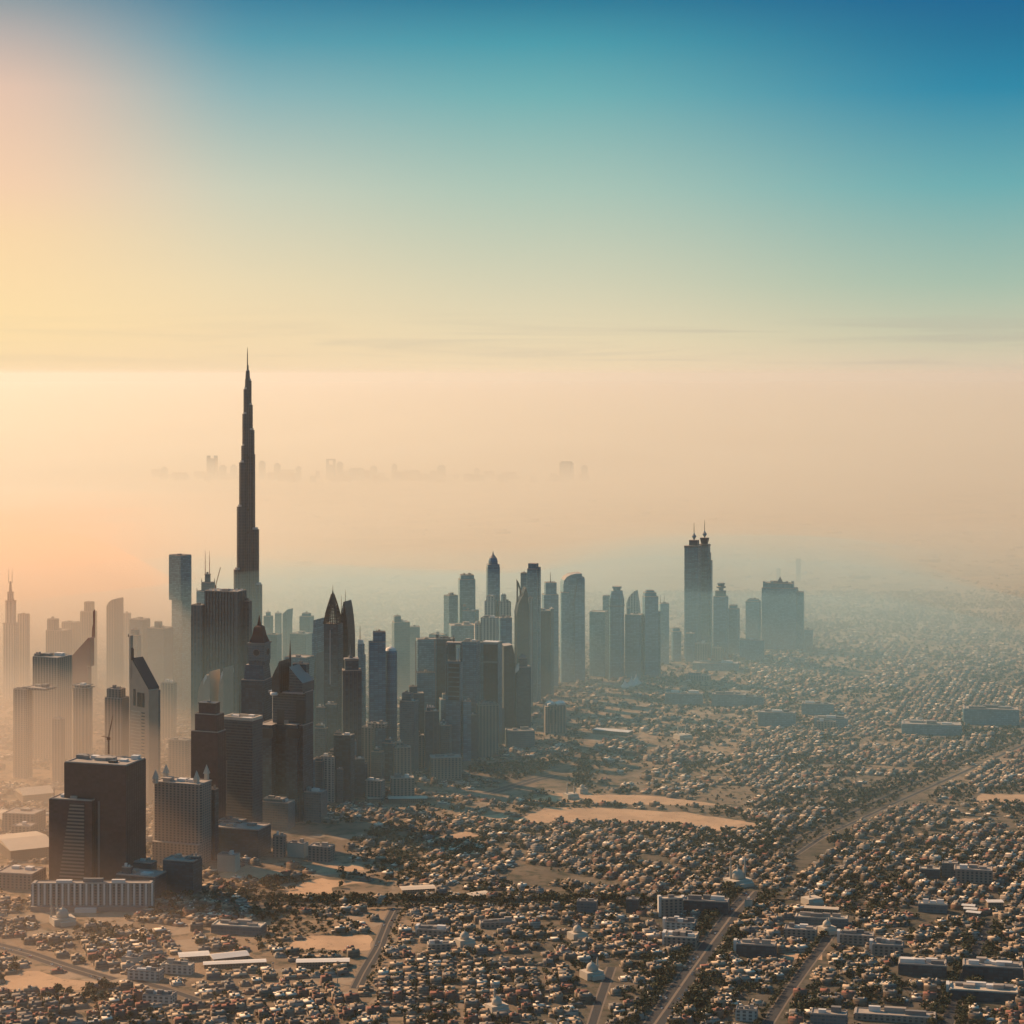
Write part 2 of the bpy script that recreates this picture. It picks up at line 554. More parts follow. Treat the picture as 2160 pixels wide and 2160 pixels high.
t = Tower('skyscraper', 'stepped dark tower with two thin rooftop masts behind the ribbed slab', 436, 1500, -24, 0.8)
t.box('facade', 'teal', 408, 462, 1290)
t.box('upper_tier', 'teal', 415, 455, 1247, 1290)
t.box('crown', 'grey', 425, 453, 1229, 1247)
t.box('lantern', 'grey', 431, 445, 1212, 1229, cham=0.2)
for x in (425.5, 452.5, 415.5):
    t.mast('finial', x, 1220 if x > 420 else 1240, 1232 if x > 420 else 1252, 1.0)
t.mast('mast', 433, 1162, 1212, 0.75, 'redpanel')
t.mast('mast', 442, 1162, 1212, 0.75, 'redpanel')
t.roofs(n=1)

t = Tower('skyscraper', 'huge dark slab with upright ribs and a notched roofline in front of the supertall', 470, 1590, -20, 0.55)
t.box('shoulder', 'ribbed', 404, 436, 1276, r=0.8)
t.box('facade', 'ribbed', 432, 520, 1246, ribs=11)
t.box('side_wing', 'ribbed', 512, 531, 1268, r=0.8)
for i in range(7):
    t.box('roof_fin', 'white', 441 + i * 11, 446.5 + i * 11, 1242, 1247.6, r=0.6, cap=False)
t.box('lower_wing', 'ribbed', 401, 420, 1300, r=0.9, back=14)
t.roofs(n=1)

# --- red spire tower, its neighbours
t = Tower('skyscraper', 'red-brown triangular tower ending in a sharp raked spire', 168, 1560, -24, 0.6)
t.prof('facade', 'redpanel', [(136, 1560), (136, 1400), (195, 1343), (200, 1343), (200, 1403), (193, 1403), (193, 1560)], 14)
t.prof('spire', 'redpanel', [(193.5, 1345), (194.5, 1325), (197, 1316), (197, 1290), (200.8, 1286), (200.8, 1345)], 3)
t = simple('broad hazy block under construction beside the red spire', 'beige', [(71, 150, 1384), (72, 90, 1380)], 1600, -24)
t = simple('hazy twin-shouldered block, lowest of the group by the red spire', 'beige', [(29, 68, 1453), (52, 118, 1450)], 1640, -24, r=0.7, )
t = Tower('skyscraper', 'rounded brown tower with pale balcony bands under the red spire', 174, 1640, -24, 0.8)
t.box('facade', 'beige', 147, 200, 1450, cham=0.25)
t.box('crown', 'beige', 152, 196, 1445, 1450, cham=0.25)
t.roofs(n=1)
simple('low hazy striped block in front of the brown rounded tower', 'beige', [(111, 136, 1516)], 1650, -24, r=0.7, n=1)
simple('mid-height grey tower with a stub crown beside the white triangular tower', 'beige', [(222, 271, 1471), (226, 264, 1453)], 1680, -20, r=0.7)

# --- the pale triangular tower
t = Tower('skyscraper', 'pale triangular tower with a raked black roof and a single white spire', 303, 1690, -40, 0.42)
DP = 22
t.prof('facade', 'stone', [(271, 1690), (271, 1392), (278, 1392), (336, 1452), (336, 1690)], DP)
t.prof('roof_edge', 'darkmetal', [(277, 1391), (278.5, 1388.5), (337, 1448), (337, 1453), (335, 1453)], DP + 2)
t.box('side_wall', 'grey', 324, 336.6, 1456, r=1.0, back=9, cap=False)
t.front('spire', 'stone', [(271, 1432), (275, 1432), (275, 1341), (271, 1341)], DP, 303, 0.8, 5)
t.mast('needle', 272.5, 1336, 1342, 1.2, back=-8)
t.front('spire_fin', 'darkmetal', [(275, 1393), (275, 1366), (278, 1371), (278, 1393)], DP, 303, 0.0, 4)
for x0, x1, y0, y1 in [(281, 285.5, 1453, 1488)] + [(291 + i * 3.6, 293.2 + i * 3.6, 1459, 1489) for i in range(5)]:
    t.front('window_slot', 'glassdark', [(x0, y1), (x1, y1), (x1, y0), (x0, y0)], DP, 303)
for i in range(26):
    t.front('window_band', 'cream', [(275, 1500.6 + i * 7), (298, 1500.6 + i * 7), (298, 1499 + i * 7), (275, 1499 + i * 7)], DP, 303, 0.5)
    t.front('stair_window', 'glassdark', [(301, 1502 + i * 7), (308, 1502 + i * 7), (308, 1500 + i * 7), (301, 1500 + i * 7)], DP, 303, 0.7)

# --- twin shell-topped hotel towers
for xl, xr, yt, lab in [(419, 462, 1413, 'pale tower with a curved shell roof, the wider of the shell pair'), (463, 490, 1406, 'pale tower with a curved shell roof, the narrower of the shell pair')]:
    t = Tower('skyscraper', lab, (xl + xr) / 2, 1620, -20, 0.8, group='twin shell-roofed towers')
    wd = xr - xl
    arc = [(xl, 1620), (xl, 1475)] + [(xl + wd * 0.95 * (1 - math.cos(R(a))), 1475 - (1475 - yt - 8) * math.sin(R(a))) for a in (15, 30, 45, 60, 75, 88)] + [(xr - 1.2, yt), (xr, yt + 2), (xr, 1620)]
    t.prof('facade', 'stone', arc, 42)
    sh = [(xl + wd * 0.95 * (1 - math.cos(R(a))), 1473.5 - (1475 - yt - 7) * math.sin(R(a))) for a in (48, 60, 72, 84)]
    t.prof('lit_shell', 'white', sh + [(x + 1.2, y + 9) for x, y in sh[::-1]], 46)  # white colour stands for sunlight on the upper curve

# --- dark front towers
t = Tower('skyscraper', 'big plain dark box tower with a crane and clutter on its roof', 222, 1862, -17, 0.62)
t.box('facade', 'maroon', 140, 304, 1604)
v = t.tops[0]
t.roofs(n=1)
for i in range(9):
    a = v[2] * rng.uniform(0.06, 0.16)
    t.prism('plant_room', rng.choice(['shaft', 'white', 'darkmetal']), rect(v[0] + v[2] * (i / 8 - 0.5) * 0.8, v[1] + v[3] * rng.uniform(-0.36, 0.36), a, a * 0.8), v[4] + 0.42, v[4] + rng.uniform(2.5, 7))
t.box('pilaster', 'shaft', 246, 252, 1606, r=0.5, back=-35.5, cap=False)
t.box('pilaster', 'shaft', 285, 289, 1606, r=0.5, back=4, cap=False)
roof_z = t.z(1604)
big = t
t = Tower('skyscraper', 'shorter dark tower with a tapering panel of pale horizontal stripes', 162, 1866, -14, 0.6)
t.box('facade', 'maroon', 107, 217, 1682)
wd, dp = t.size(107, 217)
pts = [(134, 1862), (193, 1862), (193, 1688), (161, 1688)]
k = 1 / math.cos(t.yaw) * 0.98
c0 = t.loc(162)
fy = c0[1] - dp / 2
vv = [(c0[0] + (x - 162) * t.S * k, fy - 0.8, t.z(y)) for x, y in pts] + [(c0[0] + (x - 162) * t.S * k, fy + 0.3, t.z(y)) for x, y in pts]
mesh_obj('striped_panel', vv, [(0, 1, 2, 3), (0, 4, 5, 1), (1, 5, 6, 2), (2, 6, 7, 3), (3, 7, 4, 0)], M['louvre'], t.o)
t.box('edge_strip', 'shaft', 212, 217.5, 1684, r=1, back=-dp * 0.46, cap=False)
t.roofs(n=3)
t.mast('antenna', 114, 1660, 1682, 0.6)

t = Tower('slab_block', 'long low white-ribbed apartment slab in front of the dark box towers', 197, 1916, 0, 0.1, 'apartment block')
t.box('facade', 'beige', 68, 324, 1862, r=0.1)
for i in range(21):
    x = 70 + i * 12.55
    t.box('rib', 'white', x, x + 4, 1861, 1908, r=0.6, back=-(256 * t.S * 0.05), cap=False)
t.box('plant_room', 'white', 119, 152, 1856, 1862, r=0.3, cap=False)
t.box('plant_room', 'white', 236, 264, 1855, 1862, r=0.3, cap=False)
t.box('podium', 'shaft', 70, 322, 1906, r=0.05, back=-14, cap=False)
t.box('porch', 'white', 165, 210, 1907, r=0.2, back=-22, cap=False)
t.roofs(n=1)

t = Tower('skyscraper', 'brown hotel tower crowned by four small white pyramids', 384, 1816, -20, 0.5)
t.box('facade', 'beige', 321, 448, 1648, cham=0.06)
t.box('side_wing', 'dark', 440, 458, 1668, r=1.2, back=12)
t.box('podium', 'beige', 325, 440, 1770, r=0.4, back=-14, cap=False)
for x, y, bk in [(332, 1633, -16), (347, 1629, 14), (418, 1635, -16), (433, 1630, 14)]:
    tw = t.box('turret', 'cream', x - 5, x + 5, y + 5, 1648, r=1, cap=False, back=bk)
    cx, cyy = t.loc(x, bk)
    p = rect(cx, cyy, 14.5 * t.S / t.k(1), 14.5 * t.S / t.k(1))
    v, f = loft([[(a, b, t.z(y + 5) + 0.004) for a, b in p], [(cx + (a - cx) * 0.04, cyy + (b - cyy) * 0.04, t.z(y - 14)) for a, b in p]])
    mesh_obj('pyramid_roof', v, f, M['cream'], tw)
t.roofs(n=3)

t = Tower('skyscraper', 'dark stepped tower with a flat cap behind the pyramid-crowned hotel', 440, 1785, -20, 0.6)
t.box('facade', 'maroon', 404, 476, 1541)
t.box('upper_tier', 'maroon', 412, 472, 1505, 1541)
t.box('crown', 'maroon', 420, 463, 1483, 1505)
t.box('roof_deck', 'darkmetal', 418, 464, 1481, 1483, cap=False)
t.roofs(n=1)

t = Tower('skyscraper', 'dark banded office tower with an open sunlit terrace and mast on its roof', 512, 1765, -22, 0.62)
t.box('facade', 'floors', 470, 553, 1516)
cx, cyy, wd, dp, z1 = t.tops[0]
t.tops = []
rw = [[(x, y, z1 + 0.01) for x, y in rect(cx, cyy, wd, dp)], [(x, y, z1 + 5) for x, y in rect(cx, cyy, wd, dp)], [(x, y, z1 + 5) for x, y in rect(cx, cyy, wd * 0.9, dp * 0.86)], [(x, y, z1 + 0.5) for x, y in rect(cx, cyy, wd * 0.9, dp * 0.86)]]
v, f = loft(rw)
mesh_obj('roof_parapet', v, f, M['cream'], t.o)
for a, b, e, g in [(-0.25, 0.1, 0.22, 5), (0.18, -0.1, 0.3, 3.4), (0.22, 0.28, 0.16, 6)]:
    t.prism('plant_room', 'white', rect(cx + wd * a, cyy + dp * b, wd * e, dp * 0.22), z1 + 0.51, z1 + g)
t.mast('mast', 506, 1446, 1512, 0.9)
t.box('corner_strip', 'shaft', 479, 482, 1600, 1690, r=0.5, back=-dp * 0.5, cap=False)

# --- clock tower
t = Tower('clock_tower', 'square clock tower with a steep dark red spire roof', 547, 1700, -12, 1.0)
t.box('base', 'dark', 511, 572, 1432)
t.box('shoulder', 'dark', 516, 570, 1400, 1432, taper=0.86)
t.box('facade', 'ribbed', 526, 568, 1392, 1400)
t.box('clock_stage', 'grey', 525, 569, 1357, 1392)
t.box('cornice', 'shaft', 523, 571, 1354, 1357, cap=False)
p0 = [(24, 1354), (17, 1340), (12.5, 1322), (5, 1318), (2.2, 1306), (0.4, 1297)]
t.lathe('spire_roof', 'redroof', 547, p0, 4, ph=math.pi / 4)
cx, cyy = t.loc(547)
wd, dp = t.size(525, 569)
for sgn in (0, 1):
    rr = 8 * t.S
    if sgn == 0:
        ring = lambda q_, dd: [(cx + rr * q_ * math.cos(a), cyy - dp / 2 - dd, t.z(1374) + rr * q_ * math.sin(a)) for a in np.linspace(0, 2 * math.pi, 21)[:-1]]
    else:
        ring = lambda q_, dd: [(cx + wd / 2 + dd, cyy + rr * q_ * math.cos(a), t.z(1374) + rr * q_ * math.sin(a)) for a in np.linspace(0, 2 * math.pi, 21)[:-1]]
    v, f = loft([ring(1, -0.3), ring(1, 1.0)])
    cl = mesh_obj('clock_face', v, f, M['shaft'], t.o)
    v, f = loft([ring(0.8, 0.9), ring(0.8, 1.3)])
    mesh_obj('clock_dial', v, f, M['darkmetal'], cl)
t.tops = t.tops[:1]
t.roofs(n=0)

# --- black spire tower with curved roof
t = Tower('skyscraper', 'dark hotel tower with a curved black roof sweeping up to a needle spire', 612, 1725, -20, 0.5)
t.box('facade', 'dark', 552, 660, 1525)
t.box('upper_tier', 'floors', 575, 660, 1458, 1525, back=6)
t.prof('curved_roof', 'black', [(576, 1458), (578, 1424), (590, 1411), (602, 1401), (610, 1391), (613, 1458)], 46)
t.prof('sloped_roof', 'floors', [(612, 1458), (612, 1404), (634, 1420), (660, 1437), (661, 1458)], 44)
t.box('rear_block', 'dark', 614, 649, 1405, 1450, r=0.5, back=26)
t.lathe('spire', 'darkmetal', 612, [(2.6, 1395), (1.5, 1376), (0.9, 1362), (0.3, 1351)], 8)
t.box('cornice', 'silver', 566, 656, 1456, 1459.5, r=0.55, cap=False)
for xl, xr in ((554, 585), (608, 638)):
    t.box('wing', 'dark', xl, xr, 1522, r=0.8, back=-26, cap=False)
    wing = t.o.children[-1]
    t.box('window_band', 'glassdark', xl + 3, xr - 3, 1529, 1548, r=0.05, back=-26 - (xr - xl) * t.S * 0.42, cap=False, par=wing)
t.box('window_bay', 'glassdark', 628, 647, 1470, 1520, r=0.05, back=-29.5, cap=False)
t.box('window_bay', 'glassdark', 588, 604, 1490, 1522, r=0.05, back=-29.5, cap=False)
rr = [(7, 1463), (8.5, 1461), (8.5, 1458), (7, 1456)]
t.lathe('roof_ring', 'white', 581, rr, 16, back=-20)
t.roofs(n=1)

simple('teal low tower with a sloping top behind the needle spire', 'teal', [(601, 662, 1385)], 1600, -20, n=1)
t = Tower('skyscraper', 'dark angular tower leaning against the lattice-topped tower', 672, 1590, -20, 0.8)
t.prof('facade', 'blue', [(660, 1590), (660, 1336), (665, 1333), (668, 1306), (684, 1304), (684, 1590)], 40)
t.prof('lit_base', 'grey', [(666, 1590), (666, 1420), (684, 1375), (684, 1590)], 46, back=-2)

# --- lattice pyramid tower
t = Tower('skyscraper', 'dark tower topped by an open lattice pyramid', 702, 1625, -18, 0.9)
t.box('facade', 'dark', 684, 723, 1315)
t.box('glass_strip', 'silver', 697.5, 700, 1326, 1440, r=1, back=-21.5, cap=False)
cx, cyy = t.loc(702)
wd, dp = t.size(684, 721)
z0, z1 = t.z(1315), t.z(1246)
verts, faces = [], []


def bar(a, b, th, V=verts, Fc=faces):
    a, b = Vector(a), Vector(b)
    e = (b - a).normalized()
    s1 = e.cross(Vector((0.3, 0.2, 1.0))).normalized() * th
    s2 = e.cross(s1).normalized() * th
    k = len(V)
    for p in (a, b):
        V.extend([p + s1 + s2, p - s1 + s2, p - s1 - s2, p + s1 - s2])
    Fc.extend([(k, k + 1, k + 5, k + 4), (k + 1, k + 2, k + 6, k + 5), (k + 2, k + 3, k + 7, k + 6), (k + 3, k, k + 4, k + 7)])


def lat(u, v, hgt):     # point on the lattice shell: u around 0..4, hgt 0..1
    s_ = (1 - hgt) ** 0.95 * (1.0 + 0.12 * math.sin(math.pi * hgt))
    c4 = rect(0, 0, wd * s_, dp * s_)
    i = int(u) % 4
    p, r_ = c4[i], c4[(i + 1) % 4]
    t_ = u - int(u)
    return (cx + p[0] + (r_[0] - p[0]) * t_, cyy + p[1] + (r_[1] - p[1]) * t_, z0 + (z1 - z0) * hgt)


for i in range(24):
    hs = [0.0, 0.3, 0.6, 0.9] if i % 6 == 0 else [0.0, 0.25, 0.55]
    for a, b in zip(hs, hs[1:]):
        bar(lat(i / 6, 0, a), lat(i / 6, 0, b), 1.1 if i % 6 == 0 else 0.6)
for hh in (0.0, 0.1, 0.2, 0.3, 0.4, 0.5, 0.6, 0.7):
    for i in range(4):
        bar(lat(i, 0, hh), lat(i + 0.999, 0, hh), 0.7)
mesh_obj('lattice_grille', verts, faces, M['darkmetal'], t.o)
t.pyr('cap', 'darkmetal', 694.5, 709.5, 1243, 1277)
t.mast('needle', 702, 1234, 1246, 0.6)
t.tops = []

t = Tower('skyscraper', 'dark sail-shaped tower with rooftop masts beside the lattice pyramid', 733, 1615, -18, 0.6)
arc = [(717, 1615), (717, 1310), (722, 1296), (727, 1282), (731, 1268), (734, 1267), (739, 1282), (743, 1300), (746.5, 1322), (748, 1345), (748, 1615)]
t.prof('facade', 'black', arc, 36)
t.mast('mast', 728.5, 1244, 1270, 0.6)
t.mast('mast', 720, 1256, 1300, 0.7)
t.prof('roof_shell', 'silver', [(724, 1288), (731, 1276), (733, 1277), (727, 1292)], 20, back=-9)

t = Tower('skyscraper', 'dark fluted tower with a boxed crown and short spire, in front of the sail tower', 742, 1665, -16, 0.8)
t.box('facade', 'ribbed', 720, 764, 1413, ribs=9)
t.box('crown', 'dark', 726, 757, 1392, 1413)
t.box('cornice', 'shaft', 724, 758, 1388, 1392, cap=False)
t.lathe('spire', 'shaft', 739, [(6, 1388), (2, 1382), (1.0, 1370), (0.3, 1359)], 8)
t.roofs(n=1)

t = Tower('skyscraper', 'narrow dark tower with a tall thin mast behind the fluted tower', 763, 1600, -20, 0.8)
t.box('facade', 'blue', 754, 772, 1380, taper=0.9, cap=False)
t.box('upper_tier', 'blue', 754.6, 769, 1358, 1380, cap=False)
t.prof('roof_fin', 'white', [(755, 1358), (756, 1348), (766, 1350), (767, 1358)], 6)
t.mast('mast', 759.5, 1319, 1356, 0.9)

t = Tower('skyscraper', 'tall slate-blue slab with a stepped corner, beside the round-topped tower', 796, 1620, -18, 0.6)
t.box('facade', 'blue', 777, 814, 1354)
t.box('upper_tier', 'blue', 786, 814, 1333, 1354)
t.mast('antenna', 795, 1326, 1334, 0.6)
t.roofs(n=1)
t = Tower('skyscraper', 'slate-blue tower with a round white roof cap', 824, 1615, -18, 0.8)
t.lathe('facade', 'blue', 824, [(13.5, 1615), (13.5, 1376), (13, 1372)], 20)
t.lathe('roof_cap', 'white', 824, [(12.5, 1371.9), (9, 1367), (3, 1364)], 20)
t.box('side_wing', 'blue', 829, 838, 1395, r=1.2)

t = Tower('skyscraper', 'square pale-framed tower with a recessed dark front and comb-like parapet', 898, 1580, -14, 0.6)
t.box('facade', 'teal', 877, 921, 1348)
t.box('frame', 'shaft', 877, 880, 1348, r=1, back=-26, cap=False)
t.box('frame', 'shaft', 917, 920, 1348, r=1, back=-26, cap=False)
t.box('lower_block', 'blue', 879, 919, 1414, r=0.4, back=-30)
for i in range(9):
    t.box('parapet_tooth', 'shaft', 880 + i * 4.3, 882 + i * 4.3, 1409, 1413.9, r=1, back=-38, cap=False)
t.roofs(n=1)

simple('slim dark tower just in front of the pale-framed tower', 'dark', [(861, 895, 1462), (862, 880, 1448)], 1600, -18, n=1)
simple('grey apartment tower with arched top windows in front of the slim dark tower', 'grey', [(843, 883, 1478), (848, 872, 1462)], 1625, -18)

# --- dark trio with the gateway-like opening
simple('dark tower with a spiky corner behind the tower with the lit opening', 'dark', [(919, 960, 1347), (919, 926, 1338)], 1580, -18, n=3)
t = Tower('skyscraper', 'tower with a tall open frame at its top showing one sunlit white wall', 957, 1605, -14, 0.7)
t.box('facade', 'blue', 940, 976, 1394)
for xl, xr in ((940, 945), (971, 976)):
    t.box('frame_post', 'grey', xl, xr, 1358, 1394, r=1, cap=False, back=-8)
t.box('frame_beam', 'grey', 940, 976, 1354, 1358, r=0.6, cap=False)
t.box('core_wall', 'dark', 948, 962, 1360, 1394, r=0.5, cap=False)
t.prof('lit_wall', 'white', [(965, 1394), (970, 1391), (970, 1372), (967, 1365), (964.5, 1365)], 12, back=-10)
t.mast('antenna', 957, 1340, 1355, 0.8)
for i in range(8):
    t.box('window_bay', 'glassdark', 946, 969, 1398 + i * 10, 1405 + i * 10, r=0.03, back=-36 * t.S * 0.385, cap=False)
t.box('slot', 'glassdark', 941.5, 943.5, 1400, 1460, r=0.3, back=-36 * t.S * 0.385, cap=False)
t.roofs(n=0)
simple('flat-topped slate tower behind the tower with the lit opening', 'blue', [(975, 1012, 1353)], 1585, -18, n=2)

t = Tower('skyscraper', 'dark blue glass tower split by one pale band, with a sunlit roof edge', 1035, 1575, -16, 0.8)
t.box('facade', 'blue', 1012, 1059, 1355)
t.box('glass_front', 'black', 1020, 1050, 1357, 1560, r=0.05, back=-47 * t.S * 0.385, cap=False)
t.box('band', 'grey', 1019, 1052, 1392, 1396, r=0.05, back=-47 * t.S * 0.405, cap=False)
t.box('roof_edge', 'white', 1019, 1056, 1352.5, 1355, r=0.6, cap=False)
t.roofs(n=0)
t = Tower('skyscraper', 'near-black tower beside the banded blue glass tower', 1070, 1560, -18, 0.8)
t.prof('facade', 'black', [(1057, 1560), (1057, 1360), (1079, 1358), (1085, 1378), (1087, 1410), (1087, 1560)], 38)
t = Tower('skyscraper', 'brownish tower with a small pyramid roof and a lit curved panel', 1102, 1560, -18, 0.9)
t.box('facade', 'dark', 1085, 1120, 1406)
t.box('upper_tier', 'dark', 1093, 1112, 1388, 1406)
t.pyr('pyramid_roof', 'shaft', 1094, 1111, 1378, 1388)
t.prof('curved_panel', 'white', [(1086, 1418), (1086, 1408), (1090, 1400), (1095, 1396), (1095, 1410)], 6, back=-17)
t.roofs(n=0)

# --- residential cluster and the far centre
cl = 'pale residential towers behind the dark office row'
for lab, mat, tiers, yb, yaw in [
    ('pale tower with a bright sunlit flank, lowest of the far pale trio', 'teal', [(936, 966, 1256)], 1480, 38),
    ('plain grey-green tower with clipped top corners', 'teal', [(966, 1003, 1222), (969, 1000, 1213)], 1475, -20),
    ('short pale tower at the foot of the clipped-corner tower', 'teal', [(967, 980, 1293)], 1470, -20),
    ('pale low block with a small chimney between the far pale towers', 'teal', [(976, 1010, 1288), (976, 984, 1279)], 1480, -20),
    ('pale residential tower with bay turrets under the blue dome', 'pale', [(1022, 1048, 1268), (1026, 1044, 1258)], 1490, -10),
    ('pale residential tower with a tall square chimney under the blue dome', 'pale', [(1051, 1078, 1270), (1057, 1068, 1256)], 1490, -10),
    ('blue-grey block between the two turreted residential towers', 'teal', [(1038, 1056, 1270)], 1485, -20),
    ('wide pale apartment tower with twin lit corner bays', 'pale', [(1014, 1052, 1303)], 1520, -10),
    ('low pale tower at the edge of the residential cluster', 'pale', [(1000, 1016, 1316)], 1520, -10),
    ('dark slab squeezed behind the near-black tower', 'blue', [(1052, 1080, 1303)], 1530, -20),
    ('long hazy blue block filling the gap below the clipped-corner tower', 'teal', [(946, 1003, 1318)], 1500, -20),
]:
    simple(lab, mat, tiers, yb, yaw, group=cl, n=2)

t = Tower('skyscraper', 'pale shaft tower topped by a blue ribbed dome and finial', 1040, 1485, -14, 0.9)
t.box('facade', 'teal', 1025, 1055, 1196, cham=0.08)
t.box('crown', 'teal', 1026, 1054, 1190, 1196, cap=False)
t.lathe('dome', 'blue', 1040, [(10, 1190), (9.8, 1184), (8, 1177), (4, 1172), (1.6, 1169), (0.9, 1165), (0.2, 1162)], 12)
t.tops = []

t = Tower('skyscraper', 'black tower whose roof rises into a curved horn', 1102, 1495, -20, 0.7)
t.prof('facade', 'black', [(1085, 1495), (1085, 1290), (1089, 1272), (1094, 1262), (1101, 1252), (1108, 1238), (1112, 1250), (1116, 1285), (1118, 1495)], 38)
t.prof('horn', 'darkmetal', [(1089, 1272), (1089.5, 1240), (1089, 1222), (1094, 1229), (1098, 1240), (1100, 1253), (1097, 1258), (1096, 1244), (1093, 1234), (1092.2, 1246), (1092, 1268)], 8)
simple('slim pale tower with wavy lit edge beside the horned black tower', 'pale', [(1113, 1124, 1262)], 1490, -10, n=1)
simple('far blue slab behind the horned black tower', 'blue', [(1098, 1113, 1209)], 1475, -20, n=1)
t = simple('tall blue tower with a dark open crown, behind the horned tower', 'teal', [(1112, 1138, 1200)], 1480, -20, n=1)
t.box('crown', 'blue', 1114, 1136, 1188, 1200, cap=False)
t.box('side_wall', 'blue', 1128, 1141, 1196, r=1.4, back=4, cap=False)
t = simple('square blue tower with a narrow upper block and one mast', 'blue', [(1143, 1178, 1254), (1148, 1174, 1229)], 1450, -20, n=1)
t.mast('mast', 1161, 1206, 1229, 0.9)
t = Tower('skyscraper', 'broad pale-blue tower with a quarter-round sail top', 1208, 1435, -18, 0.7)
t.prof('facade', 'teal', [(1182, 1435), (1182, 1230), (1184, 1222), (1190, 1215), (1200, 1210.5), (1212, 1208.5), (1226, 1208), (1227, 1216), (1232, 1216), (1233, 1222), (1234, 1435)], 44)
t.prof('front_slab', 'blue', [(1206, 1435), (1206, 1262), (1216, 1218), (1231, 1217), (1233, 1435)], 40, back=-8)
t.box('side_wing', 'teal', 1181, 1200, 1248, r=0.8, back=-24)
t.roofs(n=1)
t = Tower('skyscraper', 'dark blue slab wrapped by a pale folded frame', 1146, 1468, -18, 0.7)
t.box('facade', 'black', 1123, 1160, 1288)
t.box('upper_tier', 'blue', 1134, 1150, 1284, 1288, cap=False)
t.box('frame', 'grey', 1159, 1168, 1284, r=2.2)
t.roofs(n=1)

# --- right-hand group
simple('flat-topped teal block at the start of the separate dark cluster', 'teal', [(1243, 1284, 1290)], 1425, -20, n=0)
simple('teal slab behind the round-shouldered tower', 'teal', [(1271, 1288, 1257)], 1420, -20, n=1)
t = Tower('skyscraper', 'dark blue tower with round shoulders and a flat drum cap', 1301, 1432, -18, 0.8)
t.box('facade', 'blue', 1284, 1318, 1262, cham=0.1)
t.box('shoulder', 'blue', 1285, 1317, 1246, 1262, cham=0.1, taper=0.8)
t.lathe('drum_cap', 'teal', 1301, [(8, 1246), (8, 1242), (10, 1241), (10, 1236.5)], 16)
t.box('belt', 'grey', 1283.5, 1318.5, 1276, 1279, r=0.82, cap=False)
t.tops = []
t = Tower('skyscraper', 'pale glass sail with a curved back, rising behind the dark cluster', 1337, 1420, -18, 0.6)
t.prof('facade', 'pale', [(1321, 1420), (1321, 1272), (1325, 1262), (1332, 1253), (1340, 1247), (1344, 1245), (1347, 1262), (1351, 1285), (1353, 1420)], 26)
simple('wide low dark block in front of the pale glass sail', 'blue', [(1318, 1360, 1296), (1323, 1330, 1284)], 1430, -20, n=1)
simple('tall dark slab with a notched cap, right beside the pale glass sail', 'blue', [(1356, 1388, 1258), (1357, 1384, 1250), (1361, 1380, 1246)], 1430, -20, n=0)
simple('dark pier attached to the notched-cap slab', 'blue', [(1384, 1394, 1290)], 1428, -20, n=0)
t = simple('unfinished teal tower with thin rooftop cranes', 'teal', [(1390, 1411, 1273)], 1400, -20, n=1)
t.mast('rooftop_crane', 1393, 1254, 1272, 0.6)
t.mast('rooftop_crane', 1401, 1253, 1272, 0.6)
simple('small dark tower with a rounded cap in the gap before the twin towers', 'blue', [(1416, 1437, 1332), (1418, 1434, 1325)], 1394, -20, n=0, cham=0.1)

# --- the twin towers, each a thing of its own
def twin(label, xl, xr, ytop, cl_, cr_, crown_y, flare, yb, steps, mast_y, back):
    t = Tower('skyscraper', label, (xl + xr) / 2, yb, -20, 0.8, group='twin spired towers')
    t.box('facade', 'blue', xl, xr, ytop, ribs=7, back=back)
    t.box('cornice', 'dark', xl - 0.7, xr + 0.7, ytop - 2.5, ytop + 1.5, cap=False, back=back)
    for i, (x, y) in enumerate(steps):
        t.box('setback', 'blue', xr - 12, x, y, r=1.0, back=back + 4, cap=False)
    cx, cyy = t.loc((cl_ + cr_) / 2, back)
    wd, dp = t.size(cl_, cr_)
    p = rect(cx, cyy, wd, dp)
    q_ = 1.0 / flare
    t.prism('crown', 'dark', [(cx + (x - cx) * q_, cyy + (y - cyy) * q_) for x, y in p], t.z(ytop - 2.4), t.z(crown_y), p)
    xm = (cl_ + cr_) / 2
    t.lathe('finial', 'teal', xm, [(1.2, crown_y), (2.2, crown_y - 3), (4.8, crown_y - 7), (4.2, crown_y - 9), (1.8, crown_y - 12), (0.8, crown_y - 15)], 12, back=back)
    t.mast('spire', xm, mast_y, crown_y - 15, 0.7, back=back)
    return t


twin('square-crowned dark tower, one of the twin spired towers', 1443, 1480, 1153, 1453, 1475, 1139, 1.0, 1388, [], 1102, 0)
twin('flared-crown dark tower with stepped flank, one of the twin spired towers', 1474, 1501, 1152, 1478, 1499, 1136, 1.45, 1386, [(1503, 1168), (1506, 1184), (1505, 1223)], 1098, 30)
simple('squat blue podium block at the feet of the twin spired towers', 'blue', [(1446, 1467, 1336)], 1395, -20, n=1, name='podium_block', cat='building')
simple('pale columned low block between the twin spired towers and the disc-topped tower', 'beige', [(1466, 1500, 1357)], 1392, -20, n=1, name='apartment_block', cat='building')
simple('pale low block at the foot of the disc-topped tower', 'beige', [(1502, 1528, 1366)], 1394, -20, n=1, name='apartment_block', cat='building')
t = Tower('skyscraper', 'dark tower carrying a round disc on a stem at its top', 1520, 1388, -20, 0.8)
t.box('facade', 'blue', 1504, 1537, 1258)
t.box('upper_tier', 'dark', 1507, 1533, 1246, 1258, cham=0.15)
t.lathe('disc', 'blue', 1521, [(5, 1246), (5, 1241), (10, 1239.5), (10, 1237), (6.5, 1236), (8, 1231), (8, 1230)], 16)
t.tops = t.tops[:1]
t.roofs(n=0)
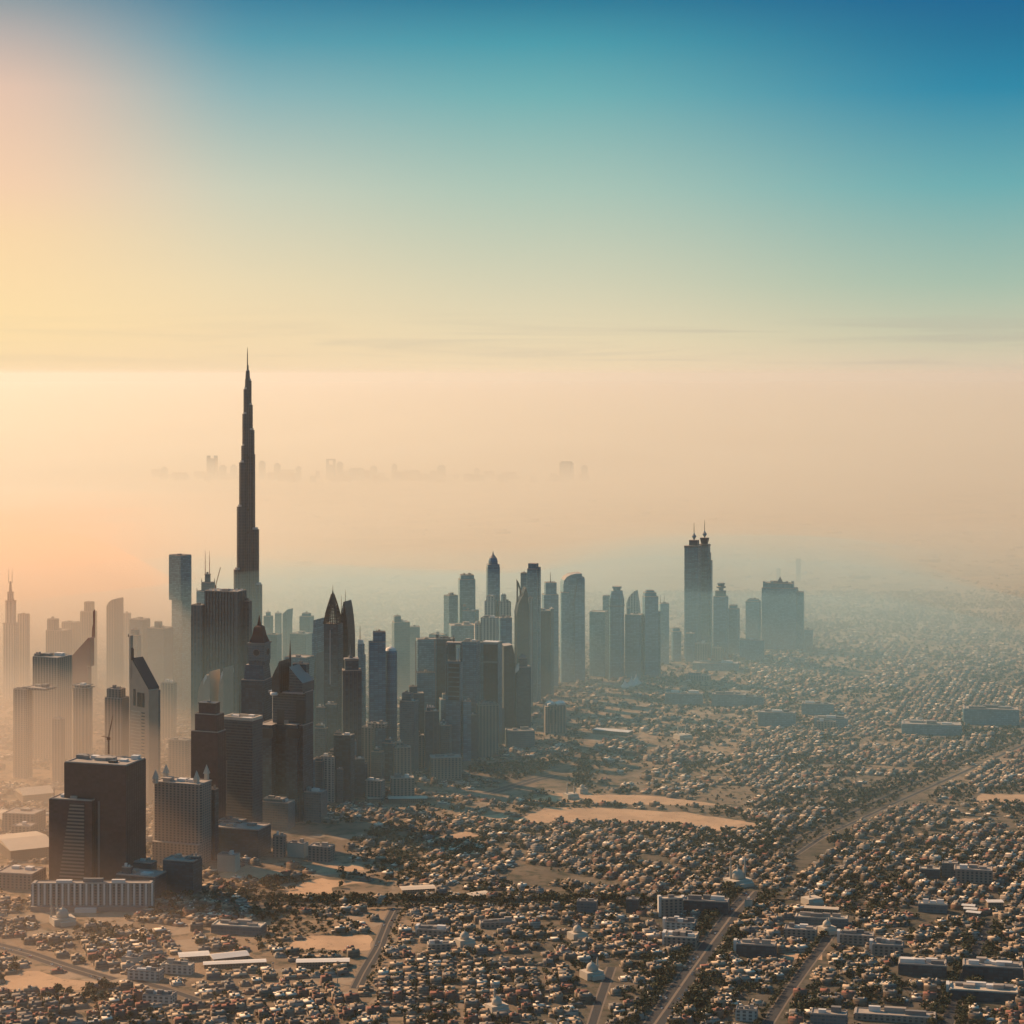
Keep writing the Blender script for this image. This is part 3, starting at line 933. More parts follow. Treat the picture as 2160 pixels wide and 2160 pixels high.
simple('plain hazy slab just beyond the disc-topped tower', 'teal', [(1535, 1561, 1284), (1538, 1556, 1277)], 1382, -20, n=2)
simple('hazy square tower next to the broad gabled block', 'teal', [(1572, 1606, 1268), (1576, 1602, 1264)], 1370, -20, n=2)
t = Tower('hotel_block', 'broad hazy hotel block with a small pyramid finial on its roof', 1648, 1368, -16, 0.5, 'building')
t.box('facade', 'teal', 1606, 1684, 1240, r=0.4)
t.box('upper_tier', 'teal', 1611, 1676, 1230, 1240, r=0.4)
t.box('side_wing', 'teal', 1676, 1697, 1249, r=0.8)
t.pyr('finial', 'shaft', 1638, 1653, 1216, 1230)
for x in (1612, 1628, 1660, 1672):
    t.box('turret', 'teal', x - 3, x + 3, 1226, 1240, r=1, cap=False)
t.roofs(n=2)
simple('low hazy annex at the end of the broad hotel block', 'teal', [(1694, 1716, 1328)], 1366, -16, n=1, name='annex_block', cat='building')
simple('long dark low block in haze before the broad hotel block', 'teal', [(1560, 1612, 1350)], 1392, -16, n=1, r=0.3, name='office_block', cat='building')
for lab, a, b, y in [('ghostly slim tower far behind the broad hotel block, the shorter of two', 1638, 1647, 1192), ('ghostly slim tower far behind the broad hotel block, the taller of two', 1679, 1690, 1172)]:
    simple(lab, 'teal', [(a, b, y + 6)], 1226, -20, group=H_, roofs=False)

# --- front rank of mid-rise blocks along the highway
mid = 'mid-rise blocks along the foot of the skyline'
for lab, mat, tiers, yb in [
    ('brown apartment tower with ornate parapet in front of the needle-spire hotel', 'beige', [(553, 614, 1598), (555, 568, 1588)], 1712),
    ('plain grey tower in the second rank behind the fluted tower', 'grey', [(667, 690, 1492), (686, 711, 1486)], 1650),
    ('grey twin-bay tower with a pale frame in front of the fluted tower', 'dark', [(704, 748, 1550), (706, 720, 1546)], 1690),
    ('low pale-topped block with a flat canopy beside the twin-bay tower', 'grey', [(664, 692, 1536), (666, 686, 1530)], 1660),
    ('white-framed narrow apartment block in the front rank', 'pale', [(675, 711, 1596)], 1690),
    ('dark hip-roofed block behind the white-framed narrow block', 'dark', [(692, 724, 1588), (696, 720, 1582)], 1680),
    ('small grey block with a dark recessed front below the needle-spire hotel', 'grey', [(661, 684, 1606), (663, 680, 1600)], 1692),
    ('short pale framed block at the end of the front rank', 'grey', [(711, 727, 1622)], 1692),
    ('ribbed pale tower with an orange sunlit end wall', 'beige', [(762, 792, 1534), (776, 818, 1526)], 1650),
    ('plain brown block with a domed plant room in the front rank', 'beige', [(829, 868, 1576), (834, 850, 1566)], 1650),
    ('dark blue tower stepped in three in the second rank', 'blue', [(926, 978, 1474), (932, 962, 1464)], 1600),
    ('pale-capped slim tower in front of the three-step blue tower', 'grey', [(929, 953, 1530)], 1610),
    ('dark slab beside the three-step blue tower', 'blue', [(975, 994, 1480)], 1605),
    ('pale brown tower with small arched roof ornaments in the second rank', 'beige', [(1004, 1052, 1486), (1008, 1046, 1483)], 1595),
    ('ribbed slate tower in the second rank before the pale-framed tower', 'ribbed', [(898, 926, 1500), (902, 918, 1493)], 1610),
    ('low dark block with a pale top in the front rank', 'dark', [(992, 1008, 1508)], 1600),
    ('small white-topped slab in front of the banded blue tower', 'grey', [(1060, 1068, 1442)], 1560),
    ('wide low brown block at the haze line below the blue towers', 'beige', [(905, 975, 1596)], 1640),
    ('low ribbed apartment block at the haze line, end of the row', 'grey', [(1065, 1128, 1540)], 1575),
    ('dark low garage block by the haze line', 'dark', [(734, 770, 1600)], 1680),
    ('brown square low block in front of the haze bank', 'beige', [(770, 812, 1646)], 1690),
    ('wide brown low block beside the brown square block', 'beige', [(822, 875, 1640)], 1678),
    ('grey block with an ornate top at the foot of the banded office tower', 'grey', [(552, 622, 1690), (556, 606, 1684)], 1745),
    ('wide dark low block below the needle-spire hotel', 'grey', [(625, 690, 1668)], 1730),
    ('dark low slab at the foot of the pyramid-crowned hotel', 'dark', [(460, 520, 1730)], 1790),
    ('flat-roofed dark podium beneath the banded office tower', 'dark', [(448, 570, 1742)], 1800),
    ('pale square house-like block on the sand by the pyramid-crowned hotel', 'cream', [(459, 506, 1802)], 1836),
    ('dark tall hotel wing behind the white-ribbed slab', 'dark', [(345, 425, 1812), (398, 424, 1806)], 1880),
    ('dark stepped block behind the white-ribbed slab', 'dark', [(246, 350, 1842), (257, 280, 1829)], 1888),
    ('dark office block in the shade of the box tower', 'dark', [(282, 330, 1818)], 1872),
    ('brown flat office block on the sand past the haze', 'beige', [(650, 706, 1784)], 1815),
    ('small pale block with a roof frame on the sand past the haze', 'cream', [(606, 650, 1778)], 1806),
    ('slim pale block under the haze by the dark podium', 'beige', [(576, 604, 1762)], 1808),
    ('grey stump tower left of the tall pale slab', 'beige', [(340, 372, 1440)], 1560),
    ('hazy pale low block under the shell-roofed pair', 'beige', [(356, 404, 1560)], 1640),
]:
    simple(lab, mat, tiers, yb, -18, r=0.6, name='office_block' if yb > 1700 else 'mid_rise_tower', cat='building' if yb > 1700 else 'tower', group=mid, n=2)

ORD0 = ['first', 'second', 'third', 'fourth', 'fifth', 'sixth', 'seventh', 'eighth', 'ninth', 'tenth', 'eleventh', 'twelfth', 'thirteenth', 'fourteenth', 'fifteenth', 'sixteenth', 'seventeenth', 'eighteenth']
for i in range(18):
    x = 568 + i * 28 + rng.uniform(-6, 6)
    yb = 1722 - (x - 568) * 0.33 + rng.uniform(-4, 12)
    wd = rng.uniform(18, 34)
    hh = rng.uniform(34, 88) if i % 3 else rng.uniform(70, 130)
    mt = rng.choice(['beige', 'grey', 'grey', 'dark', 'beige', 'blue'])
    simple(f"{ {'beige': 'brown', 'grey': 'grey', 'dark': 'dark', 'blue': 'blue-grey'}[mt] } mid-rise block, {ORD0[i]} along the foot of the skyline from the needle-spire hotel", mt,
           [(x - wd / 2, x + wd / 2, yb - hh), (x - wd * 0.3, x + wd * 0.2, yb - hh - rng.uniform(4, 9))], yb, rng.choice([-18, -18, 9]), r=0.7, name='mid_rise_tower', cat='tower', group=mid, n=2)

t = Tower('office_block', 'brown block with a winged white roof standing alone at the edge of the villas', 1170, 1545, -20, 0.6, 'building')
t.box('facade', 'beige', 1146, 1194, 1488)
for x in (1160, 1170):
    t.box('window_slot', 'glassdark', x, x + 3, 1494, 1522, r=0.2, back=-24, cap=False)
for sg in (-1, 1):
    xa, xb = (1151, 1170) if sg < 0 else (1170, 1193)
    t.prof('winged_roof', 'white', [(xa, 1486), (xb, 1484), (xb, 1481), ((xa + xb) / 2, 1480), (xa, 1483)], 30)

lowb = 'long low institutional blocks among the far villas'
for lab, xl, xr, yt, yb, mat in [
    ('long low dark school-like block with a pale end wall', 1402, 1484, 1462, 1484, 'teal'),
    ('longest low dark block in the row beyond the sand lot', 1500, 1576, 1464, 1488, 'teal'),
    ('low dark block continuing the longest row', 1574, 1612, 1470, 1490, 'teal'),
    ('large dark cubic block alone among the far villas', 1598, 1680, 1502, 1530, 'teal'),
    ('low pale-roofed shed beyond the long dark blocks', 1446, 1500, 1424, 1434, 'beige'),
    ('low dark walled block beneath the twin spired towers', 1460, 1560, 1398, 1412, 'teal'),
    ('dark gabled block with a bright roof corner', 1690, 1760, 1484, 1506, 'teal'),
    ('dark flat block with a white roof slab by the far trees', 1716, 1790, 1514, 1532, 'teal'),
    ('long dark building with a triangular end beside the far boulevard', 2030, 2150, 1494, 1526, 'teal'),
    ('long narrow dark block crossing the far neighbourhood', 1900, 2030, 1526, 1546, 'teal'),
    ('dark frame-fronted block with a bright sill', 1722, 1764, 1522, 1538, 'beige'),
]:
    t = simple(lab, mat, [(xl, xr, yt)], yb, -10, r=0.35, name='low_block', cat='building', group=lowb, n=3)

# --- far skyline across the creek, low contrast in the haze
farg = 'distant skyline almost lost in the haze'
for i, (xl, xr, yt, lab) in enumerate([
    (436, 459, 961, 'tallest ghostly slab of the distant skyline, with a notched top'), (340, 354, 988, 'small ghostly tower standing apart at the near-sun end of the distant skyline'),
    (462, 478, 984, 'low ghostly block just past the notched distant slab'), (486, 500, 983, 'low ghostly block hidden partly by the supertall'),
    (546, 560, 975, 'ghostly tower just past the supertall in the distant skyline'), (578, 592, 980, 'ghostly squat tower in the distant skyline, second past the supertall'),
    (624, 636, 986, 'ghostly small block midway along the distant skyline'), (688, 708, 968, 'ghostly tower with an open arch top in the distant skyline'),
    (710, 724, 977, 'ghostly block beside the arched distant tower'), (735, 770, 990, 'long ghostly block past the arched distant tower'),
    (780, 796, 986, 'ghostly block near the bright distant strip'), (826, 838, 981, 'ghostly tower above the bright distant strip'),
    (922, 940, 984, 'ghostly block past the bright distant strip'), (1000, 1012, 990, 'ghostly stub near the end of the distant skyline'),
    (1180, 1210, 976, 'ghostly group-like mass at the far end of the distant skyline'), (1226, 1240, 984, 'last ghostly block at the far end of the distant skyline'),
]):
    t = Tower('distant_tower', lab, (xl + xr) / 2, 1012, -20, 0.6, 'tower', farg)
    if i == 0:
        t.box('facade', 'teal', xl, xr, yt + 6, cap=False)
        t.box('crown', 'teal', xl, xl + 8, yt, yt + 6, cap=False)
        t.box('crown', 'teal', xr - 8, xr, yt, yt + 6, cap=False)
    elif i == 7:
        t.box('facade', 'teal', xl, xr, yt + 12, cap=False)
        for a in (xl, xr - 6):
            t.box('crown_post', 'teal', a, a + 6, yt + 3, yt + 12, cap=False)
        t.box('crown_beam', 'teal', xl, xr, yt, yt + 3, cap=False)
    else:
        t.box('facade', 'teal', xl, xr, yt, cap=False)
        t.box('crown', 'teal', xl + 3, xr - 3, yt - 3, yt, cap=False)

# ------------------------------------------------------------------ ground and roads
def ground_mat():
    m, q = new_mat('desert_city_ground')
    tc = q.n('ShaderNodeTexCoord')
    P = tc.outputs['Object']
    n1 = q.n('ShaderNodeTexNoise', i_Scale=0.004, i_Detail=6.0, i_Roughness=0.6)
    n2 = q.n('ShaderNodeTexNoise', i_Scale=0.045, i_Detail=4.0, i_Roughness=0.65)
    n3 = q.n('ShaderNodeTexVoronoi', i_Scale=0.022)
    for a in (n1, n2, n3):
        q.put(a.inputs['Vector'], P)
    c = q.mix(q.rng(n1.outputs[0], 0.42, 0.62), (0.30, 0.21, 0.135, 1), (0.17, 0.125, 0.085, 1))
    c = q.mix(q.m('MULTIPLY', q.rng(n2.outputs[0], 0.50, 0.62), 0.75), c, (0.052, 0.055, 0.034, 1))
    c = q.mix(q.m('MULTIPLY', q.rng(q.sep(n3.outputs['Color'])[0], 0.70, 0.9), 0.45), c, (0.38, 0.30, 0.22, 1))
    wx, wy, wz = q.sep(P)
    irr = q.m('MULTIPLY', q.rng(q.m('ADD', wx, q.m('MULTIPLY', n1.outputs[0], 500.0)), -150.0, 500.0), q.rng(wy, 4300.0, 3100.0))
    c = q.mix(q.m('MULTIPLY', irr, 0.85), c, q.mix(q.rng(n2.outputs[0], 0.4, 0.6), (0.085, 0.075, 0.060, 1), (0.040, 0.045, 0.032, 1)))
    finish(q, c, 0.95, 0.1)
    return m


M['ground'] = ground_mat()


def sand_mat(name, a, b):
    m, q = new_mat(name)
    tc = q.n('ShaderNodeTexCoord')
    n1 = q.n('ShaderNodeTexNoise', i_Scale=0.02, i_Detail=6.0, i_Roughness=0.6)
    n2 = q.n('ShaderNodeTexNoise', i_Scale=0.09, i_Detail=5.0, i_Roughness=0.7)
    for k in (n1, n2):
        q.put(k.inputs['Vector'], tc.outputs['Object'])
    c = q.mix(q.rng(n1.outputs[0], 0.35, 0.65), a, b)
    c = q.mix(q.m('MULTIPLY', q.rng(n2.outputs[0], 0.57, 0.68), 0.7), c, (0.10, 0.085, 0.055, 1))
    finish(q, c, 0.95, 0.1)
    return m


def frayed(pts, k=7, amp=5.0):
    """ground outline whose edges wander a little"""
    P = [ground(x, y) for x, y in pts]
    out_ = []
    for i, p in enumerate(P):
        r_ = P[(i + 1) % len(P)]
        for j in range(k):
            w_ = p.lerp(r_, j / k)
            n_ = mnoise.noise_vector((w_.x * 0.03, w_.y * 0.03, 5.0))
            out_.append(Vector((w_.x + n_.x * amp, w_.y + n_.y * amp * 2.5, 0.06)))
    return out_


M['sand'] = sand_mat('open_sand', (0.50, 0.33, 0.20, 1), (0.40, 0.265, 0.165, 1))
M['asphalt'] = plain('asphalt', (0.042, 0.042, 0.043), 0.9, 0.2)
M['paleroad'] = plain('sandy_paving', (0.19, 0.15, 0.115), 0.9, 0.1)


def structure(o):
    o['kind'] = 'structure'
    return o


gx, g0, g1 = 90000.0, -2500.0, 160000.0
structure(mesh_obj('ground', [(-gx, g0, 0), (gx, g0, 0), (gx, g1, 0), (-gx, g1, 0)], [(0, 1, 2, 3)], M['ground']))

SAND = [
    [(606, 2006), (618, 1990), (650, 1973), (772, 1975), (786, 1984), (778, 2006)],
    [(590, 1892), (640, 1862), (680, 1853), (775, 1862), (700, 1872), (715, 1894)],
    [(1072, 1738), (1150, 1704), (1300, 1705), (1450, 1714), (1600, 1736), (1590, 1750), (1500, 1752), (1420, 1740), (1250, 1733), (1150, 1736)],
    [(2048, 1694), (2070, 1674), (2175, 1676), (2175, 1694), (2100, 1690)],
    [(2006, 1728), (2072, 1727), (2062, 1738), (2015, 1738)],
    [(1644, 2024), (1652, 2011), (1738, 2012), (1736, 2024)],
    [(660, 1842), (700, 1822), (760, 1826), (770, 1836)],
    [(1100, 1690), (1180, 1672), (1400, 1680), (1520, 1700), (1300, 1696)],
    [(0, 2062), (60, 2048), (240, 2076), (150, 2092), (0, 2086)],
    [(445, 1850), (520, 1822), (610, 1842), (560, 1858)],
    [(900, 1770), (985, 1752), (1010, 1764), (940, 1776)],
    [(980, 1728), (1090, 1712), (1060, 1730)],
]
for s_ in SAND:
    fp = frayed(s_)
    structure(mesh_obj('sand_lot', fp, [tuple(range(len(fp)))[::-1]], M['sand']))


def ribbon(name, pts, wd, mat, z):
    P = [ground(x, y) for x, y in pts]
    V, Fc = [], []
    for i, p in enumerate(P):
        e = (P[min(i + 1, len(P) - 1)] - P[max(i - 1, 0)]).normalized()
        nn = Vector((-e.y, e.x, 0)) * wd / 2
        V += [p + nn + Vector((0, 0, z)), p - nn + Vector((0, 0, z))]
    for i in range(len(P) - 1):
        Fc.append((2 * i + 1, 2 * i + 3, 2 * i + 2, 2 * i))
    return structure(mesh_obj(name, V, Fc, M[mat]))


ROADS = [
    ('street', [(752, 2085), (768, 2052), (800, 1998), (806, 1980), (818, 1950), (836, 1915)], 14, True),
    ('road', [(1360, 2190), (1402, 2130), (1450, 2060), (1500, 1990), (1548, 1925), (1590, 1880)], 23, True),
    ('highway', [(-30, 1988), (60, 2012), (130, 2036), (235, 2068)], 20, True),
    ('road', [(270, 2064), (350, 2086), (420, 2110)], 9, False),
    ('boulevard', [(1640, 1800), (1700, 1760), (1850, 1690), (2000, 1622), (2180, 1548)], 7, False),
    ('boulevard', [(1676, 1805), (1736, 1765), (1886, 1695), (2036, 1627), (2180, 1562)], 6, False),
    ('street', [(1985, 2190), (2030, 2080), (2058, 2010), (2090, 1945)], 14, False),
    ('avenue', [(540, 1911), (900, 1910), (1180, 1909), (1500, 1908)], 14, False),
    ('road', [(1030, 1674), (1085, 1658), (1130, 1644), (1170, 1636)], 26, True),
    ('street', [(1600, 2190), (1650, 2110), (1700, 2040), (1760, 1960)], 11, False),
    ('street', [(1240, 2190), (1262, 2120), (1290, 2040)], 9, False),
]
for nm, pts, wd, med in ROADS:
    ribbon(nm, pts, wd, 'asphalt', 0.10)
    if med:
        ribbon('median', pts, wd * 0.14, 'paleroad', 0.16)
    for sd in (1, -1):
        P = []
        for i, (x, y) in enumerate(pts):
            p = ground(x, y)
            a, b = ground(*pts[max(i - 1, 0)]), ground(*pts[min(i + 1, len(pts) - 1)])
            e = (b - a).normalized()
            r_ = p + Vector((-e.y, e.x, 0)) * sd * (wd / 2 + 1.3)
            P.append((1080 + F * r_.x / r_.y, HY + F * H / r_.y))
        ribbon('pavement', P, 2.2, 'paleroad', 0.13)

# ------------------------------------------------------------------ keep-out map
cells = set()
CS = 12.0


def block(x, y, rad):
    n = int(rad / CS) + 1
    i0, j0 = round(x / CS), round(y / CS)
    for i in range(-n, n + 1):
        for j in range(-n, n + 1):
            if (i * i + j * j) * CS * CS <= (rad + CS * 0.5) ** 2:
                cells.add((i0 + i, j0 + j))


def blocked(x, y):
    return (round(x / CS), round(y / CS)) in cells


def in_poly(x, y, P):
    c = False
    j = len(P) - 1
    for i in range(len(P)):
        if (P[i][1] > y) != (P[j][1] > y) and x < (P[j][0] - P[i][0]) * (y - P[i][1]) / (P[j][1] - P[i][1]) + P[i][0]:
            c = not c
        j = i
    return c


bpy.context.view_layer.update()
for o in [o for o in COL.objects if o.parent is None and o.type == 'EMPTY']:
    b = 20.0
    for ch in o.children:
        for c in ch.bound_box:
            b = max(b, math.hypot(c[0], c[1]))
    n = max(1, int(b / 25))
    if b > 110:     # long slabs
        for i in range(-8, 9):
            block(o.location.x + math.cos(o.rotation_euler.z) * i / 8 * b, o.location.y + math.sin(o.rotation_euler.z) * i / 8 * b, 34)
    else:
        block(o.location.x, o.location.y, b * 0.9)
for nm, pts, wd, med in ROADS:
    for (xa, ya), (xb, yb_) in zip(pts, pts[1:]):
        a, b = ground(xa, ya), ground(xb, yb_)
        k = int((b - a).length / 10) + 1
        for i in range(k + 1):
            p = a.lerp(b, i / k)
            block(p.x, p.y, wd / 2 + 3)
SANDW = [[tuple(ground(x, y))[:2] for x, y in s_] for s_ in SAND]
for P in SANDW:
    xs, ys = [p[0] for p in P], [p[1] for p in P]
    for i in range(int(min(xs) // CS), int(max(xs) // CS) + 2):
        for j in range(int(min(ys) // CS), int(max(ys) // CS) + 2):
            if in_poly(i * CS, j * CS, P):
                cells.add((i, j))

# ------------------------------------------------------------------ single buildings among the villas
M['villa'] = [facade('villa_wall_' + nme, (0.07, 0.065, 0.06), c, fh=3.4, fw=3.6, hf=0.5, vf=0.55, hs=1, vs=1, rough=0.7, spec=0.2, var=0.3, roof=rf)  # shade put into the wall colours, darker than the matching roofs
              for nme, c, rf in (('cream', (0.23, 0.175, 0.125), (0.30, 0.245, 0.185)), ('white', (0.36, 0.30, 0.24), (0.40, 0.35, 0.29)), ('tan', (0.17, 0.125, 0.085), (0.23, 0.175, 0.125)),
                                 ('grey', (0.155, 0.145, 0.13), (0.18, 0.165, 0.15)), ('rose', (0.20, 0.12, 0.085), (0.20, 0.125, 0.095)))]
M['roofc'] = [plain('flat_roof_' + nme, c, 0.9, 0.1, 0.5, 0.25) for nme, c in (('cream', (0.46, 0.355, 0.25)), ('white', (0.72, 0.62, 0.49)), ('tan', (0.33, 0.24, 0.165)), ('grey', (0.20, 0.175, 0.15)), ('red', (0.22, 0.10, 0.075)))]  # sunlit tone put into the roof colours, brighter than the walls

fgb = 'flat apartment blocks among the villas'
SPEC = [
    # label, xl, xr, roof row, base row, ratio, material, plant rooms
    ('flat block with a busy sunlit roof, front corner by the main road', 1400, 1476, 1972, 1992, 0.75, 'beige', 6),
    ('long flat block right behind the busy-roofed corner block', 1402, 1470, 1944, 1962, 0.5, 'pale', 5),
    ('brown block with a pale stair shaft beside the avenue of trees', 1392, 1440, 1894, 1932, 0.5, 'beige', 1),
    ('dark flat block across from the brown stair-shaft block', 1440, 1540, 1898, 1922, 0.35, 'dark', 3),
    ('small dark block in the tree avenue', 1320, 1350, 1896, 1924, 0.7, 'dark', 1),
    ('grey block with ribbed front in the tree avenue', 1216, 1262, 1900, 1922, 0.5, 'grey', 2),
    ('curved-looking white block open to the sun, beyond the main road', 1570, 1588, 1898, 1920, 0.9, 'cream', 1),
    ('long dark block with a bright end wall, beyond the main road', 1552, 1640, 1990, 2014, 0.4, 'dark', 3),
    ('twin-roofed pale block behind the long dark block', 1652, 1726, 1958, 1976, 0.5, 'beige', 4),
    ('dark block with a sunlit stair corner past the twin-roofed block', 1770, 1846, 1970, 1988, 0.5, 'beige', 4),
    ('long dark slab at the far side of the school court', 1676, 1790, 1934, 1950, 0.25, 'grey', 4),
    ('white-cornered office block on the street of trees', 1838, 1908, 1990, 2012, 0.6, 'beige', 5),
    ('wide dark block with ladder-like lit edge', 1892, 2000, 2030, 2052, 0.5, 'dark', 6),
    ('dark terrace block at the far end of the ladder-edged block', 2028, 2160, 2034, 2060, 0.4, 'dark', 6),
    ('broad dark terrace block with stepped sunlit corners', 2000, 2150, 2084, 2104, 0.4, 'dark', 7),
    ('low dark long block near the white louvred roofs', 1936, 2000, 1906, 1922, 0.4, 'grey', 3),
    ('large dark block with red-brown front beyond the terraces', 2010, 2096, 1832, 1858, 0.5, 'beige', 3),
    ('grey block with vertical ribs by the red-brown block', 1986, 2022, 1820, 1848, 0.6, 'grey', 1),
    ('plain dark block in the far rows', 1938, 1984, 1832, 1850, 0.5, 'dark', 1),
    ('dark open-frame building at the lower edge of the view', 1708, 1790, 2136, 2166, 0.5, 'grey', 2),
    ('long pale-roofed hall at the lower edge of the view', 1800, 1976, 2138, 2150, 0.25, 'beige', 3),
    ('grey office block with brown trim by the main road', 1550, 1600, 2128, 2150, 0.7, 'pale', 3),
    ('long flat grey block beyond the striped slab and the trees', 446, 562, 1950, 1966, 0.35, 'grey', 4),
    ('long two-wing stepped block in full sun', 270, 345, 2046, 2064, 0.4, 'pale', 4),
    ('bright ridge-roofed long block beside the two-wing block', 340, 410, 2034, 2052, 0.35, 'pale', 3),
    ('pale apartment block with balconies beside the curved road', 302, 372, 2096, 2112, 0.5, 'pale', 6),
    ('small office block with a rounded front near the tents', 258, 300, 2018, 2036, 0.8, 'cream', 3),
    ('low hall with terraced roof in the sunlit haze near the highway', -5, 92, 1836, 1868, 0.8, 'beige', 2),
    ('round low arena-like building in the sunlit haze', 10, 92, 1712, 1752, 0.8, 'beige', 1),
    ('small pale block with a white roof in the sunlit haze', 28, 76, 1740, 1768, 0.8, 'beige', 1),
    ('tan block with a stair corner past the straight street', 880, 950, 1958, 1972, 0.6, 'beige', 4),
    ('long tan terrace past the straight street', 900, 952, 1990, 2002, 0.5, 'beige', 4),
    ('long tan apartment row past the terrace', 1010, 1090, 1944, 1954, 0.3, 'beige', 4),
]
for lab, xl, xr, yt, yb, r, mat, n in SPEC:
    t = Tower('apartment_block', lab, (xl + xr) / 2, yb, -12, r, 'building', fgb)
    t.box('walls', mat, xl, xr, yt, r=r)
    t.roofs(n=n, mat=rng.choice(['roofing', 'roofing', 'cream']))
    cx, cyy, wd, dp, z1 = t.tops[0]
    if 'stair' in lab or 'end wall' in lab or 'corner' in lab:
        t.prism('stair_tower', 'white', rect(cx - wd * 0.5 - 2, cyy, 4, dp * 0.5), 0, z1 + 4)
    block(t.o.location.x, t.o.location.y, max(wd, dp) * 0.55)


def shed(label, x0, y0, x1, y1, wd, hgt, mat='white', name='shed', group='long light-roofed halls', rise=0.9):
    """gabled hall whose ridge runs between two ground points"""
    a, b = ground(x0, y0), ground(x1, y1)
    L = (b - a).length
    o = thing(name, label, 'hall', (a + b) / 2, math.atan2(b.y - a.y, b.x - a.x), group)
    v, f = loft([[(x, y, z) for x, y in rect(0, 0, L, wd)] for z in (0, hgt)])
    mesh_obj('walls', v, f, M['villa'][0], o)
    h, e = L / 2 + 1, wd / 2 + 1
    V = [(-h, -e, hgt), (h, -e, hgt), (h, 0, hgt + rise), (-h, 0, hgt + rise), (h, e, hgt), (-h, e, hgt)]
    V = [(x, y, z + 0.02) for x, y, z in V]
    mesh_obj('roof', V, [(0, 1, 2, 3), (3, 2, 4, 5), (0, 3, 5), (1, 4, 2), (0, 5, 4, 1)], M[mat], o)
    k = int(L / 20) + 1
    for i in range(k + 1):
        p = a.lerp(b, i / k)
        block(p.x, p.y, wd / 2 + 4)
    return o


shed('long bright flat-roofed shed below the walled sand lot', 626, 2038, 736, 2036, 16, 7)
shed('white hall with a low ridge among the tents beside the trees', 378, 2024, 440, 2020, 22, 6)
shed('white peaked hall between the two other tent halls', 446, 2028, 520, 2020, 24, 6, rise=3)
shed('long low white hall at the edge of the tent yard', 430, 2040, 560, 2034, 14, 5)
shed('white louvred hall, upper of the three parallel halls in the far rows', 2030, 1920, 2056, 1922, 10, 8)
shed('white louvred hall, middle of the three parallel halls in the far rows', 2034, 1927, 2060, 1929, 10, 8)
shed('white louvred hall, lowest of the three parallel halls in the far rows', 2040, 1934, 2068, 1937, 10, 8)
shed('bright white slab-roofed hall above the three parallel halls', 2082, 1914, 2114, 1914, 14, 9)
shed('long cream hall roof alone behind the school court', 1698, 1926, 1768, 1930, 12, 9, 'cream')
shed('pale long hall on the open ground at the haze edge', 820, 1692, 900, 1691, 22, 8, 'cream')
shed('short pale hall on the open ground at the haze edge', 776, 1692, 806, 1691, 20, 8, 'cream')
shed('sharp white-roofed hall pointing along the far road', 1255, 1546, 1330, 1552, 26, 9)
shed('low tan hall beyond the straight street', 846, 1884, 916, 1880, 22, 7, 'cream')
shed('tan L-end hall beside the low tan hall', 990, 1898, 1030, 1892, 20, 7, 'cream')
shed('large pale exhibition hall at the sunlit edge by the box towers', 2, 1800, 96, 1790, 120, 16, 'cream', rise=6)
shed('second pale exhibition hall behind the first', -10, 1740, 30, 1735, 90, 14, 'cream', rise=5)
shed('sunlit curved-roof hall near the shorter box tower', 40, 1686, 104, 1680, 60, 12, 'cream', rise=8)

for i, (x, y, sc_) in enumerate([(1318, 1450, 1.0), (1332, 1447, 1.2), (1342, 1445, 1.35)]):
    p = ground(x, y)
    t = thing('tent', ['smallest of three white peaked tents by the dark cluster', 'middle white peaked tent by the dark cluster', 'tallest white peaked tent by the dark cluster'][i], 'tent', p, 0.3, 'white peaked tents')
    rr = [(11, 0), (11, 3), (6, 8), (2.2, 14), (0.5, 20)]
    v, f = loft([[(a, b, z * sc_) for a, b in ngon(0, 0, r_ * sc_, r_ * sc_, 8)] for r_, z in rr])
    mesh_obj('canopy', v, f, M['white'], t)
    v, f = loft([[(a, b, z * sc_) for a, b in ngon(0, 0, 0.3, 0.3, 6)] for z in (20, 25)])
    mesh_obj('pole', v, f, M['shaft'], t)
    block(p.x, p.y, 16)


def mosque(label, x, yb, mins, topy, wd=26, dome=True, rz=0.5, s=1.0):
    p = ground(x, yb)
    S = p.y / F
    o = thing('mosque', label, 'mosque', p, rz)
    v, f = loft([[(a, b, z) for a, b in rect(0, 0, wd, wd * 0.8)] for z in (0, 9 * s)])
    mesh_obj('prayer_hall', v, f, M['cream'], o)
    v, f = loft([[(a, b, z) for a, b in rect(wd * 0.1, -wd * 0.5, wd * 0.7, wd * 0.2)] for z in (0, 5.5 * s)])
    mesh_obj('porch', v, f, M['cream'], o)
    if dome:
        R0 = wd * 0.27
        rings = [(1.0, 0), (1.0, 0.35), (1.02, 0.6), (0.92, 0.95), (0.7, 1.25), (0.4, 1.45), (0.1, 1.6), (0.04, 1.95)]
        v, f = loft([[(a, b, 9 * s + 0.01 + h_ * R0) for a, b in ngon(0, 0, r_ * R0, r_ * R0, 16)] for r_, h_ in rings])
        mesh_obj('dome', v, f, M['cream'], o, smooth=True)
    hgt = (yb - topy) * S
    for mxp in mins:
        dxm = (mxp - x) * S
        c0, s0 = math.cos(-rz), math.sin(-rz)
        mx_, my_ = dxm * c0, dxm * s0
        rr = [(1.5, 0), (1.4, hgt * 0.55), (2.1, hgt * 0.56), (2.1, hgt * 0.59), (1.15, hgt * 0.6), (1.0, hgt * 0.82), (1.5, hgt * 0.83), (1.3, hgt * 0.86), (0.9, hgt * 0.9), (0.1, hgt)]
        v, f = loft([[(mx_ + a, my_ + b, z) for a, b in ngon(0, 0, r_, r_, 10)] for r_, z in rr])
        mesh_obj('minaret', v, f, M['cream'], o)
    block(p.x, p.y, wd * 0.8)


